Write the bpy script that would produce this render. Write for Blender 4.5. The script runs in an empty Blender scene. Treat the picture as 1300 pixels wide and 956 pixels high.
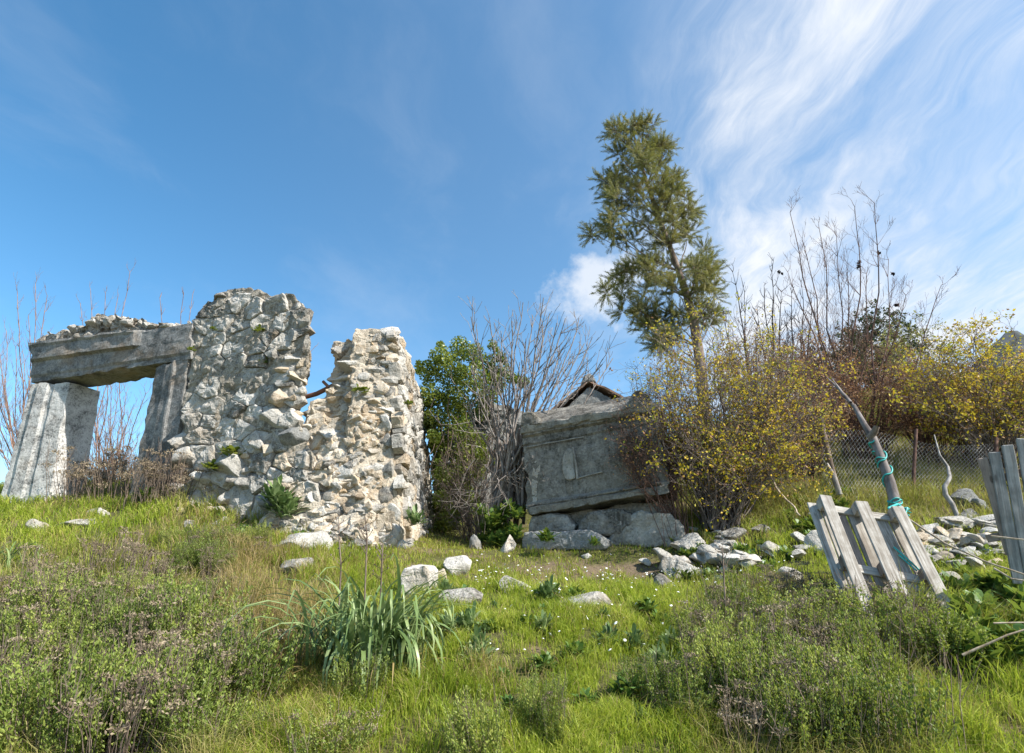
import bpy, bmesh, math, random
import numpy as np
from mathutils import Vector, Matrix, noise as mn
from mathutils.bvhtree import BVHTree

# ------------------------------------------------------------------ camera, sky, sun, exposure
scene = bpy.context.scene
COL = scene.collection
F_PX, CX, CY = 700.0, 650.0, 530.0          # lens in photo pixels
PITCH = math.radians(15.2)
EYE = Vector((0, 0, 1.6))
cam_data = bpy.data.cameras.new('camera')
cam = bpy.data.objects.new('camera', cam_data)
COL.objects.link(cam)
cam.location = EYE
cam.rotation_euler = (math.radians(90) + PITCH, 0, 0)
cam_data.sensor_width = 36
cam_data.lens = F_PX / 1300 * 36
cam_data.shift_y = (CY - 478) / 1300
cam_data.clip_start = 0.05
cam_data.clip_end = 5000
scene.camera = cam

SUN_EL = math.radians(45)
SUN_AZ = math.radians(115)                     # clockwise from +Y
SUN = Vector((math.sin(SUN_AZ) * math.cos(SUN_EL), math.cos(SUN_AZ) * math.cos(SUN_EL), math.sin(SUN_EL)))
sun_data = bpy.data.lights.new('sun', 'SUN')
sun_data.energy = 4.6
sun_data.angle = math.radians(0.53)
sun_data.color = (1.0, 0.955, 0.88)
sun = bpy.data.objects.new('sun', sun_data)
COL.objects.link(sun)
sun.location = (20, -8, 30)
sun.rotation_euler = SUN.to_track_quat('Z', 'Y').to_euler()
scene.view_settings.view_transform = 'Standard'
scene.view_settings.look = 'None'
scene.view_settings.exposure = 0.95
scene.view_settings.gamma = 1
scene.cycles.max_bounces = 6
scene.cycles.diffuse_bounces = 3
scene.cycles.transparent_max_bounces = 4
scene.cycles.use_adaptive_sampling = True
scene.cycles.use_denoising = True


def N(nt, kind, inp=None, **props):
    n = nt.nodes.new(kind)
    for k, v in props.items():
        setattr(n, k, v)
    for k, v in (inp or {}).items():
        s = n.inputs[k]
        if isinstance(v, bpy.types.NodeSocket):
            nt.links.new(v, s)
        else:
            s.default_value = v
    return n


def mth(nt, op, a, b=0.0, c=0.0, clamp=False):
    return N(nt, 'ShaderNodeMath', {0: a, 1: b, 2: c}, operation=op, use_clamp=clamp).outputs[0]


def sstep(nt, v, a, b):
    return N(nt, 'ShaderNodeMapRange', {0: v, 1: a, 2: b, 3: 0.0, 4: 1.0}, interpolation_type='SMOOTHSTEP').outputs[0]


def mixc(nt, f, a, b, blend='MIX'):
    n = nt.nodes.new('ShaderNodeMix')
    n.data_type = 'RGBA'
    n.blend_type = blend
    for idx, v in ((0, f), (6, a), (7, b)):
        if isinstance(v, bpy.types.NodeSocket):
            nt.links.new(v, n.inputs[idx])
        else:
            n.inputs[idx].default_value = v if idx == 0 else (tuple(v) + (1.0,))[:4]
    return n.outputs[2]


def ntex(nt, vec, scale, detail=4, rough=0.55, dist=0.0):
    return N(nt, 'ShaderNodeTexNoise', {'Vector': vec, 'Scale': scale, 'Detail': detail, 'Roughness': rough,
                                        'Distortion': dist}).outputs[0]


world = bpy.data.worlds.new('World')
scene.world = world
world.use_nodes = True
wt = world.node_tree
bg = wt.nodes['Background']
sky = N(wt, 'ShaderNodeTexSky', sky_type='NISHITA', sun_disc=False, sun_elevation=SUN_EL, sun_rotation=SUN_AZ,
        altitude=300, air_density=1.0, dust_density=0.5, ozone_density=3.0)
tc = N(wt, 'ShaderNodeTexCoord')
sep = N(wt, 'ShaderNodeSeparateXYZ', {0: tc.outputs['Generated']})
dx, dy, dz = sep.outputs
den = mth(wt, 'ADD', mth(wt, 'MAXIMUM', dz, 0.0), 0.12)
pl = N(wt, 'ShaderNodeCombineXYZ', {0: mth(wt, 'DIVIDE', dx, den), 1: mth(wt, 'DIVIDE', dy, den), 2: 0.0}).outputs[0]
# cirrus: soft streaks on a high flat layer
warp = N(wt, 'ShaderNodeVectorMath', {0: N(wt, 'ShaderNodeTexNoise', {'Vector': pl, 'Scale': 1.1, 'Detail': 4, 'Roughness': 0.55}).outputs[1], 1: (0.5, 0.5, 0.5)}, operation='SUBTRACT').outputs[0]
plw = N(wt, 'ShaderNodeVectorMath', {0: warp, 1: (0.55, 0.55, 0.0), 2: pl}, operation='MULTIPLY_ADD').outputs[0]
m1 = N(wt, 'ShaderNodeMapping', {'Vector': plw, 'Rotation': (0, 0, math.radians(-30)), 'Scale': (1.25, 0.75, 1), 'Location': (4.35, 0.4, 0)}).outputs[0]
w1 = ntex(wt, m1, 1.6, 11, 0.58, 0.0)
m2 = N(wt, 'ShaderNodeMapping', {'Vector': plw, 'Rotation': (0, 0, math.radians(-42)), 'Scale': (4.2, 1.0, 1), 'Location': (3.1, 1.7, 0)}).outputs[0]
w2 = ntex(wt, m2, 2.0, 10, 0.66, 0.0)
az = mth(wt, 'DIVIDE', dx, mth(wt, 'ADD', mth(wt, 'ABSOLUTE', dy), 0.05))
front = sstep(wt, mth(wt, 'ADD', az, mth(wt, 'MULTIPLY', mth(wt, 'SUBTRACT', w1, 0.5), 0.7)), 0.10, 0.55)
wisps = mth(wt, 'MULTIPLY', sstep(wt, w1, 0.40, 0.66), mth(wt, 'ADD', mth(wt, 'MULTIPLY', sstep(wt, w2, 0.32, 0.68), 0.7), 0.3))
low = sstep(wt, dz, 0.62, 0.18)
veil = mth(wt, 'ADD', mth(wt, 'MULTIPLY', sstep(wt, w2, 0.15, 0.75), 0.36), mth(wt, 'MULTIPLY', low, 0.34))
cl_r = mth(wt, 'MULTIPLY', front, mth(wt, 'ADD', mth(wt, 'MULTIPLY', wisps, 0.62), veil))
thin = mth(wt, 'MULTIPLY', sstep(wt, ntex(wt, m1, 1.9, 9, 0.62), 0.45, 0.80), 0.11)      # faint veil elsewhere
# one small puffy cloud low in the sky
pd = Vector(((760 - CX) / F_PX, math.cos(PITCH) - (CY - 364) / F_PX * math.sin(PITCH), math.sin(PITCH) + (CY - 364) / F_PX * math.cos(PITCH))).normalized()
dif = N(wt, 'ShaderNodeVectorMath', {0: tc.outputs['Generated'], 1: tuple(pd)}, operation='SUBTRACT').outputs[0]
difs = N(wt, 'ShaderNodeMapping', {'Vector': dif, 'Rotation': (0, math.radians(28), 0), 'Scale': (1.0, 1.0, 1.55)}).outputs[0]
plen = N(wt, 'ShaderNodeVectorMath', {0: difs}, operation='LENGTH').outputs[1]
pn = ntex(wt, tc.outputs['Generated'], 13, 7, 0.6)
puff = sstep(wt, mth(wt, 'ADD', plen, mth(wt, 'MULTIPLY', mth(wt, 'SUBTRACT', pn, 0.5), 0.26)), 0.115, 0.02)
puff = mth(wt, 'MULTIPLY', puff, 0.8)
haze_r = mth(wt, 'MULTIPLY', sstep(wt, az, -0.9, 0.35), 0.07)
cover = mth(wt, 'MAXIMUM', mth(wt, 'ADD', mth(wt, 'MAXIMUM', cl_r, thin), haze_r), puff, clamp=True)
skyc = N(wt, 'ShaderNodeHueSaturation', {'Hue': 0.488, 'Saturation': 1.2, 'Value': 1.1, 'Color': sky.outputs[0]}).outputs[0]
col = mixc(wt, cover, skyc, (4.4, 4.6, 4.9))
wt.links.new(col, bg.inputs[0])
bg.inputs[1].default_value = 0.113

# ------------------------------------------------------------------ pixel helpers (turn the photograph into places)
CP, SP = math.cos(PITCH), math.sin(PITCH)


def ray(px, py):
    u, v = (px - CX) / F_PX, (CY - py) / F_PX
    return Vector((u, CP - v * SP, SP + v * CP))


def at(px, py, Y):
    d = ray(px, py)
    return EYE + d * (Y / d.y)


def on_plane(px, py, p0, n):
    d = ray(px, py)
    return EYE + d * ((p0 - EYE).dot(n) / d.dot(n))


def proj(P):
    P = np.asarray(P, float)
    x, y, z = P[..., 0], P[..., 1], P[..., 2] - EYE.z
    f = y * CP + z * SP
    return CX + F_PX * x / f, CY - F_PX * (-y * SP + z * CP) / f


def hash2(ix, iy, seed):
    h = (ix.astype(np.int64) * 374761393 + iy.astype(np.int64) * 668265263 + seed * 982451653) & 0x7fffffff
    h = ((h ^ (h >> 13)) * 1274126177) & 0x7fffffff
    return ((h ^ (h >> 16)) & 0xffff) / 65535.0


def vnoise(x, y, seed=0):
    ix, iy = np.floor(x), np.floor(y)
    fx, fy = x - ix, y - iy
    fx, fy = fx * fx * (3 - 2 * fx), fy * fy * (3 - 2 * fy)
    a, b = hash2(ix, iy, seed), hash2(ix + 1, iy, seed)
    c, d = hash2(ix, iy + 1, seed), hash2(ix + 1, iy + 1, seed)
    return (a * (1 - fx) + b * fx) * (1 - fy) + (c * (1 - fx) + d * fx) * fy


def fbm(x, y, seed=0, oct=4):
    s, a, t = 0.0, 1.0, 0.0
    for k in range(oct):
        s = s + a * vnoise(x * 2 ** k, y * 2 ** k, seed + k)
        t += a
        a *= 0.5
    return s / t - 0.5


# ------------------------------------------------------------------ mesh helpers
def mesh_np(name, V, faces, mat, smooth=False):
    me = bpy.data.meshes.new(name)
    V = np.asarray(V, np.float32).reshape(-1, 3)
    faces = [np.asarray(f, np.int32) for f in faces if len(f)]
    loops = np.concatenate([f.ravel() for f in faces])
    tot = np.concatenate([np.full(len(f), f.shape[1], np.int32) for f in faces])
    me.vertices.add(len(V))
    me.vertices.foreach_set('co', V.ravel())
    me.loops.add(len(loops))
    me.loops.foreach_set('vertex_index', loops)
    me.polygons.add(len(tot))
    st = np.zeros(len(tot), np.int32)
    st[1:] = np.cumsum(tot)[:-1]
    me.polygons.foreach_set('loop_start', st)
    me.polygons.foreach_set('loop_total', tot)
    me.polygons.foreach_set('use_smooth', np.full(len(tot), smooth))
    me.update(calc_edges=True)
    if mat:
        me.materials.append(mat)
    return me


def link(name, me, parent=None, loc=None):
    """me in world coordinates when loc is None"""
    o = bpy.data.objects.new(name, me)
    COL.objects.link(o)
    if loc is not None:
        o.location = loc
    if parent is not None:
        o.parent = parent
        p = parent
        while p is not None:
            o.location = o.location - p.location
            p = p.parent
    return o


def place(name, me, M, parent=None):
    """M is a world matrix"""
    o = bpy.data.objects.new(name, me)
    COL.objects.link(o)
    if parent is not None:
        o.parent = parent
        off = Vector((0, 0, 0))
        p = parent
        while p is not None:
            off += p.location
            p = p.parent
        M = Matrix.Translation(-off) @ M
    o.matrix_basis = M
    return o


def tag(o, label, cat, group=None, kind=None):
    o['label'] = label
    o['category'] = cat
    if group:
        o['group'] = group
    if kind:
        o['kind'] = kind
    return o


def thing(name, label, cat, loc, group=None):
    o = bpy.data.objects.new(name, None)
    COL.objects.link(o)
    o.location = loc
    return tag(o, label, cat, group)


def basis(x, y, z, loc):
    return Matrix(((x.x, y.x, z.x, loc.x), (x.y, y.y, z.y, loc.y), (x.z, y.z, z.z, loc.z), (0, 0, 0, 1)))


class Tubes:
    def __init__(self):
        self.V, self.Q, self.n = [], [], 0

    def add(self, pts, radii, sides=4):
        P = np.array([tuple(p) for p in pts], float)
        m = len(P)
        R = np.full(m, radii) if np.isscalar(radii) else np.asarray(radii, float)
        T = np.gradient(P, axis=0)
        T /= np.linalg.norm(T, axis=1)[:, None] + 1e-9
        ref = np.array([0.31, 0.17, 0.93]) if abs(T[0, 2]) < 0.8 else np.array([0.93, 0.31, 0.17])
        A = np.cross(T, ref)
        A /= np.linalg.norm(A, axis=1)[:, None] + 1e-9
        B = np.cross(T, A)
        an = np.arange(sides) * 2 * math.pi / sides
        ring = P[:, None, :] + R[:, None, None] * (A[:, None, :] * np.cos(an)[None, :, None] + B[:, None, :] * np.sin(an)[None, :, None])
        self.V.append(ring.reshape(-1, 3))
        i = np.arange(m - 1)[:, None] * sides
        j = np.arange(sides)[None, :]
        j2 = (j + 1) % sides
        q = np.stack([i + j, i + j2, i + sides + j2, i + sides + j], -1).reshape(-1, 4) + self.n
        self.Q.append(q)
        self.n += m * sides

    def mesh(self, name, mat, smooth=True):
        return mesh_np(name, np.concatenate(self.V), [np.concatenate(self.Q)], mat, smooth)


def leaf_arrays(C, size, rng, axis=None, ratio=0.5, fold=0.15, spread=1.0):
    """one folded rhombus per centre"""
    C = np.asarray(C, float)
    n = len(C)
    size = np.broadcast_to(np.asarray(size, float), (n,))
    A = rng.normal(size=(n, 3))
    A /= np.linalg.norm(A, axis=1)[:, None]
    if axis is not None:
        A = A * spread + np.asarray(axis)
        A /= np.linalg.norm(A, axis=1)[:, None] + 1e-9
    B = np.cross(A, rng.normal(size=(n, 3)))
    B /= np.linalg.norm(B, axis=1)[:, None] + 1e-9
    K = np.cross(A, B)
    L = size[:, None]
    v0 = C - A * L * 0.5
    v2 = C + A * L * 0.5
    v1 = C + B * L * ratio * 0.5 + K * L * fold
    v3 = C - B * L * ratio * 0.5 + K * L * fold
    V = np.stack([v0, v1, v2, v3], 1).reshape(-1, 3)
    i = np.arange(n)[:, None] * 4
    T = np.concatenate([i + np.array([[0, 1, 2]]), i + np.array([[0, 2, 3]])])
    return V, T


def blades(B, h, w, lean, bend, rng):
    """grass blades: two-step tapered strips; lean = unit xy (n,2)"""
    n = len(B)
    side = rng.normal(size=(n, 2))
    side /= np.linalg.norm(side, axis=1)[:, None]
    S = np.concatenate([side, np.zeros((n, 1))], 1) * (w * 0.5)[:, None]
    D = np.concatenate([lean, np.zeros((n, 1))], 1)
    up = np.array([0, 0, 1.0])
    h_, b_ = h[:, None], bend[:, None]
    m = B + up * h_ * 0.55 + D * h_ * b_ * 0.28
    t = B + up * h_ * (1 - 0.45 * b_) + D * h_ * b_ * 0.95
    V = np.stack([B - S, B + S, m - S * 0.8, m + S * 0.8, t], 1).reshape(-1, 3)
    i = np.arange(n)[:, None] * 5
    Q = i + np.array([[0, 1, 3, 2]])
    T = i + np.array([[2, 3, 4]])
    return V, Q, T


# ------------------------------------------------------------------ materials
def new_mat(name):
    m = bpy.data.materials.new(name)
    m.use_nodes = True
    nt = m.node_tree
    return m, nt, nt.nodes['Principled BSDF']


def leaf_mat(name, cols, transl=0.35, rough=0.5, patch=1.5, drift=0.0):
    """cols: 3 colours spread over the leaves one by one, drifting in patches"""
    m, nt, b = new_mat(name)
    g = N(nt, 'ShaderNodeNewGeometry')
    pn = ntex(nt, g.outputs['Position'], patch, 3)
    f = mth(nt, 'ADD', mth(nt, 'MULTIPLY', g.outputs['Random Per Island'], 0.6), mth(nt, 'MULTIPLY', sstep(nt, pn, 0.3, 0.7), 0.4))
    f = mth(nt, 'ADD', f, mth(nt, 'MULTIPLY', mth(nt, 'SUBTRACT', N(nt, 'ShaderNodeObjectInfo').outputs['Random'], 0.5), drift))
    cr = N(nt, 'ShaderNodeValToRGB', {0: f})
    e = cr.color_ramp.elements
    e[0].position, e[1].position = 0.12, 0.88
    e[0].color, e[1].color = cols[0] + (1,), cols[-1] + (1,)
    for k in range(1, len(cols) - 1):
        x = e.new(0.12 + 0.76 * k / (len(cols) - 1))
        x.color = cols[k] + (1,)
    b.inputs['Roughness'].default_value = rough
    b.inputs['Specular IOR Level'].default_value = 0.3
    nt.links.new(cr.outputs[0], b.inputs['Base Color'])
    tr = N(nt, 'ShaderNodeBsdfTranslucent', {'Color': mixc(nt, 0.35, cr.outputs[0], (0.5, 0.55, 0.05), 'MIX') if transl > 0.25 else cr.outputs[0]})
    mx = N(nt, 'ShaderNodeMixShader', {0: transl, 1: b.outputs[0], 2: tr.outputs[0]})
    nt.links.new(mx.outputs[0], nt.nodes['Material Output'].inputs[0])
    return m


def stone_mat(name, light, mid, dark, stain=(0.30, 0.2, 0.1), stain_amt=0.35, lichen=0.5, bump=0.5, streak=None, fine=1.0):
    m, nt, b = new_mat(name)
    g = N(nt, 'ShaderNodeNewGeometry')
    oi = N(nt, 'ShaderNodeObjectInfo')
    p = N(nt, 'ShaderNodeVectorMath', {0: g.outputs['Position'], 1: mth(nt, 'MULTIPLY', oi.outputs['Random'], 7.0)}, operation='ADD').outputs[0]
    a = ntex(nt, p, 2.6 * fine, 8, 0.62, 0.3)
    c2 = ntex(nt, p, 11 * fine, 7, 0.65)
    c3 = ntex(nt, p, 34 * fine, 5, 0.7)
    f = mth(nt, 'ADD', mth(nt, 'MULTIPLY', a, 0.40), mth(nt, 'MULTIPLY', c2, 0.28))
    f = mth(nt, 'ADD', f, mth(nt, 'MULTIPLY', c3, 0.32))  # fine contrast puts lit bumps and shaded pits into the colour
    f = mth(nt, 'ADD', f, mth(nt, 'MULTIPLY', mth(nt, 'SUBTRACT', oi.outputs['Random'], 0.5), 0.16))
    cr = N(nt, 'ShaderNodeValToRGB', {0: f})
    e = cr.color_ramp.elements
    e[0].position, e[1].position = 0.385, 0.61
    e[0].color, e[1].color = dark + (1,), light + (1,)
    k = e.new(0.485)
    k.color = mid + (1,)
    col = cr.outputs[0]
    sn = ntex(nt, p, 1.7 * fine, 5, 0.6)
    col = mixc(nt, mth(nt, 'MULTIPLY', sstep(nt, sn, 0.50, 0.68), stain_amt), col, stain)
    if streak:
        ms = N(nt, 'ShaderNodeMapping', {'Vector': g.outputs['Position'], 'Rotation': (0.5, 0.9, 0.3), 'Scale': (9, 9, 1.6)}).outputs[0]
        col = mixc(nt, mth(nt, 'MULTIPLY', sstep(nt, ntex(nt, ms, 1.3, 6, 0.65, 0.6), 0.48, 0.75), 0.75), col, streak)
    # lichen crusts in specks, plus the shade of pits put into the colour
    v = N(nt, 'ShaderNodeTexVoronoi', {'Vector': p, 'Scale': 26 * fine, 'Randomness': 1.0}).outputs[0]
    lm = mth(nt, 'MULTIPLY', sstep(nt, v, 0.34, 0.16), sstep(nt, ntex(nt, p, 5 * fine, 4, 0.6), 0.42, 0.62))
    col = mixc(nt, mth(nt, 'MULTIPLY', lm, lichen), col, (0.045, 0.043, 0.038))
    wl = sstep(nt, ntex(nt, p, 17 * fine, 5, 0.7), 0.60, 0.72)
    col = mixc(nt, mth(nt, 'MULTIPLY', wl, lichen * 0.55), col, tuple(min(0.62, x * 1.25) for x in light))
    nt.links.new(col, b.inputs['Base Color'])
    b.inputs['Roughness'].default_value = 0.92
    b.inputs['Specular IOR Level'].default_value = 0.2
    hh = mth(nt, 'ADD', mth(nt, 'MULTIPLY', a, 1.0), mth(nt, 'MULTIPLY', c2, 0.6))
    hh = mth(nt, 'ADD', hh, mth(nt, 'MULTIPLY', c3, 0.45))
    bp = N(nt, 'ShaderNodeBump', {'Strength': bump, 'Distance': 0.07, 'Height': hh})
    nt.links.new(bp.outputs[0], b.inputs['Normal'])
    return m


def bark_mat(name, light, dark, rough=0.9, scale=14):
    m, nt, b = new_mat(name)
    g = N(nt, 'ShaderNodeNewGeometry')
    mp = N(nt, 'ShaderNodeMapping', {'Vector': g.outputs['Position'], 'Scale': (1, 1, 0.35)}).outputs[0]
    a = ntex(nt, mp, scale, 5, 0.6)
    nt.links.new(mixc(nt, sstep(nt, a, 0.35, 0.65), dark, light), b.inputs['Base Color'])
    b.inputs['Roughness'].default_value = rough
    b.inputs['Specular IOR Level'].default_value = 0.2
    bp = N(nt, 'ShaderNodeBump', {'Strength': 0.5, 'Distance': 0.02, 'Height': a})
    nt.links.new(bp.outputs[0], b.inputs['Normal'])
    return m


def wood_mat(name, light, dark):
    m, nt, b = new_mat(name)
    t = N(nt, 'ShaderNodeTexCoord').outputs['Object']
    oi = N(nt, 'ShaderNodeObjectInfo').outputs['Random']
    p = N(nt, 'ShaderNodeVectorMath', {0: t, 1: mth(nt, 'MULTIPLY', oi, 9.0)}, operation='ADD').outputs[0]
    g1 = ntex(nt, N(nt, 'ShaderNodeMapping', {'Vector': p, 'Scale': (45, 45, 2.2)}).outputs[0], 1.0, 6, 0.65, 0.4)
    g2 = ntex(nt, p, 7, 4, 0.6)
    f = mth(nt, 'ADD', mth(nt, 'MULTIPLY', g1, 0.65), mth(nt, 'MULTIPLY', g2, 0.35))
    f = mth(nt, 'ADD', f, mth(nt, 'MULTIPLY', mth(nt, 'SUBTRACT', oi, 0.5), 0.12))
    c = mixc(nt, sstep(nt, f, 0.36, 0.64), dark, light)
    kn = N(nt, 'ShaderNodeTexVoronoi', {'Vector': N(nt, 'ShaderNodeMapping', {'Vector': p, 'Scale': (9, 9, 3.2)}).outputs[0], 'Scale': 1.0}).outputs[0]
    c = mixc(nt, mth(nt, 'MULTIPLY', sstep(nt, kn, 0.16, 0.07), 0.75), c, tuple(x * 0.45 for x in dark))
    crack = sstep(nt, g1, 0.37, 0.29)
    c = mixc(nt, mth(nt, 'MULTIPLY', crack, 0.7), c, tuple(x * 0.35 for x in dark))
    nt.links.new(c, b.inputs['Base Color'])
    b.inputs['Roughness'].default_value = 0.85
    b.inputs['Specular IOR Level'].default_value = 0.2
    bp = N(nt, 'ShaderNodeBump', {'Strength': 0.6, 'Distance': 0.006, 'Height': g1})
    nt.links.new(bp.outputs[0], b.inputs['Normal'])
    return m


def plain_mat(name, c, rough=0.6, var=0.25):
    m, nt, b = new_mat(name)
    g = N(nt, 'ShaderNodeNewGeometry')
    a = ntex(nt, g.outputs['Position'], 30, 4)
    nt.links.new(mixc(nt, a, tuple(x * (1 - var) for x in c), tuple(min(1, x * (1 + var)) for x in c)), b.inputs['Base Color'])
    b.inputs['Roughness'].default_value = rough
    return m


M_GREY = stone_mat('limestone_grey', (0.62, 0.585, 0.53), (0.42, 0.395, 0.35), (0.13, 0.12, 0.105), lichen=0.75, bump=0.8)
M_WHITE = stone_mat('limestone_pale', (0.55, 0.525, 0.48), (0.38, 0.36, 0.32), (0.15, 0.14, 0.125), stain=(0.36, 0.27, 0.17), stain_amt=0.45, lichen=0.55, bump=0.8)
M_WARM = stone_mat('limestone_warm', (0.62, 0.55, 0.45), (0.47, 0.39, 0.29), (0.22, 0.17, 0.12), stain=(0.42, 0.27, 0.12), stain_amt=0.6, lichen=0.4, bump=0.8)
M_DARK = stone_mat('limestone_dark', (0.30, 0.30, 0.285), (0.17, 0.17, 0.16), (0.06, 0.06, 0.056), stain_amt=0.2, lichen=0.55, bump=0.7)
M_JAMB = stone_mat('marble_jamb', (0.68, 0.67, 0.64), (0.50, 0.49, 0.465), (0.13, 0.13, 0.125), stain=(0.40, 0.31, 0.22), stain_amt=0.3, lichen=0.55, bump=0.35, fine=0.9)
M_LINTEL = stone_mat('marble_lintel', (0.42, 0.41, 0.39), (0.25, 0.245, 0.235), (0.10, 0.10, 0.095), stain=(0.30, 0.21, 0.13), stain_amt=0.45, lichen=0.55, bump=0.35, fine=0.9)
M_TOMB = stone_mat('marble_tomb', (0.40, 0.375, 0.33), (0.20, 0.185, 0.16), (0.055, 0.05, 0.042), stain=(0.22, 0.19, 0.14), stain_amt=0.35, lichen=0.45, bump=0.3, streak=(0.235, 0.23, 0.21), fine=0.8)
M_MORTAR = stone_mat('old_mortar', (0.52, 0.48, 0.41), (0.35, 0.315, 0.26), (0.14, 0.125, 0.10), stain=(0.33, 0.23, 0.13), stain_amt=0.4, lichen=0.6, bump=1.0)
M_MORTARW = stone_mat('warm_mortar', (0.64, 0.575, 0.475), (0.50, 0.43, 0.335), (0.24, 0.19, 0.135), stain=(0.40, 0.26, 0.13), stain_amt=0.5, lichen=0.2, bump=1.0)
M_WOOD = wood_mat('weathered_wood', (0.50, 0.47, 0.42), (0.22, 0.19, 0.155))
M_WOODG = wood_mat('grey_wood', (0.37, 0.36, 0.34), (0.17, 0.165, 0.155))
M_WOODB = wood_mat('brown_wood', (0.30, 0.24, 0.20), (0.14, 0.105, 0.085))
M_TWIG_W = bark_mat('pale_bark', (0.40, 0.375, 0.35), (0.19, 0.17, 0.155))
M_TWIG_R = bark_mat('reddish_bark', (0.20, 0.115, 0.085), (0.075, 0.045, 0.037))
M_TWIG_D = bark_mat('dark_bark', (0.06, 0.048, 0.043), (0.025, 0.02, 0.018))
M_TWIG_B = bark_mat('brown_bark', (0.27, 0.21, 0.165), (0.11, 0.08, 0.062))
M_TRUNK = bark_mat('tree_bark', (0.26, 0.20, 0.155), (0.11, 0.08, 0.06), scale=7)
M_TWIG_G = bark_mat('thorny_bark', (0.24, 0.195, 0.17), (0.10, 0.078, 0.068))
M_FIG = bark_mat('fig_bark', (0.31, 0.275, 0.245), (0.135, 0.11, 0.095))
M_POLE = bark_mat('weathered_pole', (0.24, 0.21, 0.195), (0.095, 0.078, 0.07), scale=9)
M_CANE = bark_mat('dry_cane', (0.52, 0.43, 0.32), (0.32, 0.24, 0.16))
M_ROPE = plain_mat('turquoise_rope', (0.03, 0.36, 0.33), 0.5, 0.4)
M_WIRE = plain_mat('galvanised_wire', (0.34, 0.34, 0.33), 0.5, 0.2)
M_RUST = plain_mat('rusty_iron', (0.17, 0.085, 0.06), 0.8, 0.4)
M_TILE = plain_mat('roof_tile', (0.22, 0.13, 0.085), 0.85, 0.5)
M_IVY = leaf_mat('ivy_leaves', [(0.05, 0.085, 0.016), (0.12, 0.17, 0.026), (0.30, 0.33, 0.06)], 0.3, 0.38)
M_YELLOW = leaf_mat('yellow_leaves', [(0.34, 0.19, 0.03), (0.68, 0.45, 0.03), (0.66, 0.54, 0.04), (0.24, 0.29, 0.04)], 0.36, 0.5, 1.1)
M_ORANGE = leaf_mat('rust_leaves', [(0.22, 0.105, 0.055), (0.40, 0.215, 0.105), (0.46, 0.31, 0.14)], 0.25, 0.6)
M_SHOOT = bark_mat('young_shoots', (0.36, 0.235, 0.175), (0.17, 0.10, 0.075))
M_NEEDLE = leaf_mat('needles', [(0.08, 0.105, 0.045), (0.21, 0.21, 0.075), (0.42, 0.36, 0.15)], 0.28, 0.55, 0.9)
M_DKTREE = leaf_mat('dark_evergreen', [(0.03, 0.05, 0.02), (0.06, 0.085, 0.03), (0.11, 0.13, 0.045)], 0.2)
M_GRASS = leaf_mat('fresh_grass', [(0.13, 0.20, 0.02), (0.32, 0.41, 0.04), (0.56, 0.57, 0.14)], 0.48, 0.45, 1.3)
M_TURF = leaf_mat('short_turf', [(0.17, 0.20, 0.02), (0.30, 0.34, 0.035), (0.42, 0.40, 0.09)], 0.4, 0.5, 1.2)
M_DRY = leaf_mat('dry_grass', [(0.20, 0.13, 0.06), (0.36, 0.26, 0.11), (0.46, 0.38, 0.19)], 0.3, 0.6, 1.5)
M_OLIVEG = leaf_mat('rank_grass', [(0.13, 0.145, 0.03), (0.26, 0.26, 0.065), (0.44, 0.38, 0.16)], 0.35, 0.55, 0.8)
M_THYME = leaf_mat('thyme_leaves', [(0.11, 0.16, 0.035), (0.24, 0.31, 0.065), (0.42, 0.46, 0.11)], 0.40, 0.5, 2.0, 0.55)
M_HEATH = leaf_mat('dead_flower_heads', [(0.13, 0.10, 0.062), (0.25, 0.195, 0.13), (0.37, 0.305, 0.21)], 0.1, 0.85, 3)
M_HERB = leaf_mat('herb_leaves', [(0.05, 0.11, 0.025), (0.10, 0.19, 0.04), (0.17, 0.27, 0.07)], 0.3, 0.45)
M_STRAP = leaf_mat('strap_leaves', [(0.085, 0.14, 0.045), (0.17, 0.25, 0.085), (0.33, 0.40, 0.18)], 0.25, 0.36, 4, 0.5)
M_WHITEP = plain_mat('white_petals', (0.78, 0.78, 0.74), 0.6, 0.1)
M_POD = plain_mat('dark_pod', (0.03, 0.015, 0.015), 0.6)

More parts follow.
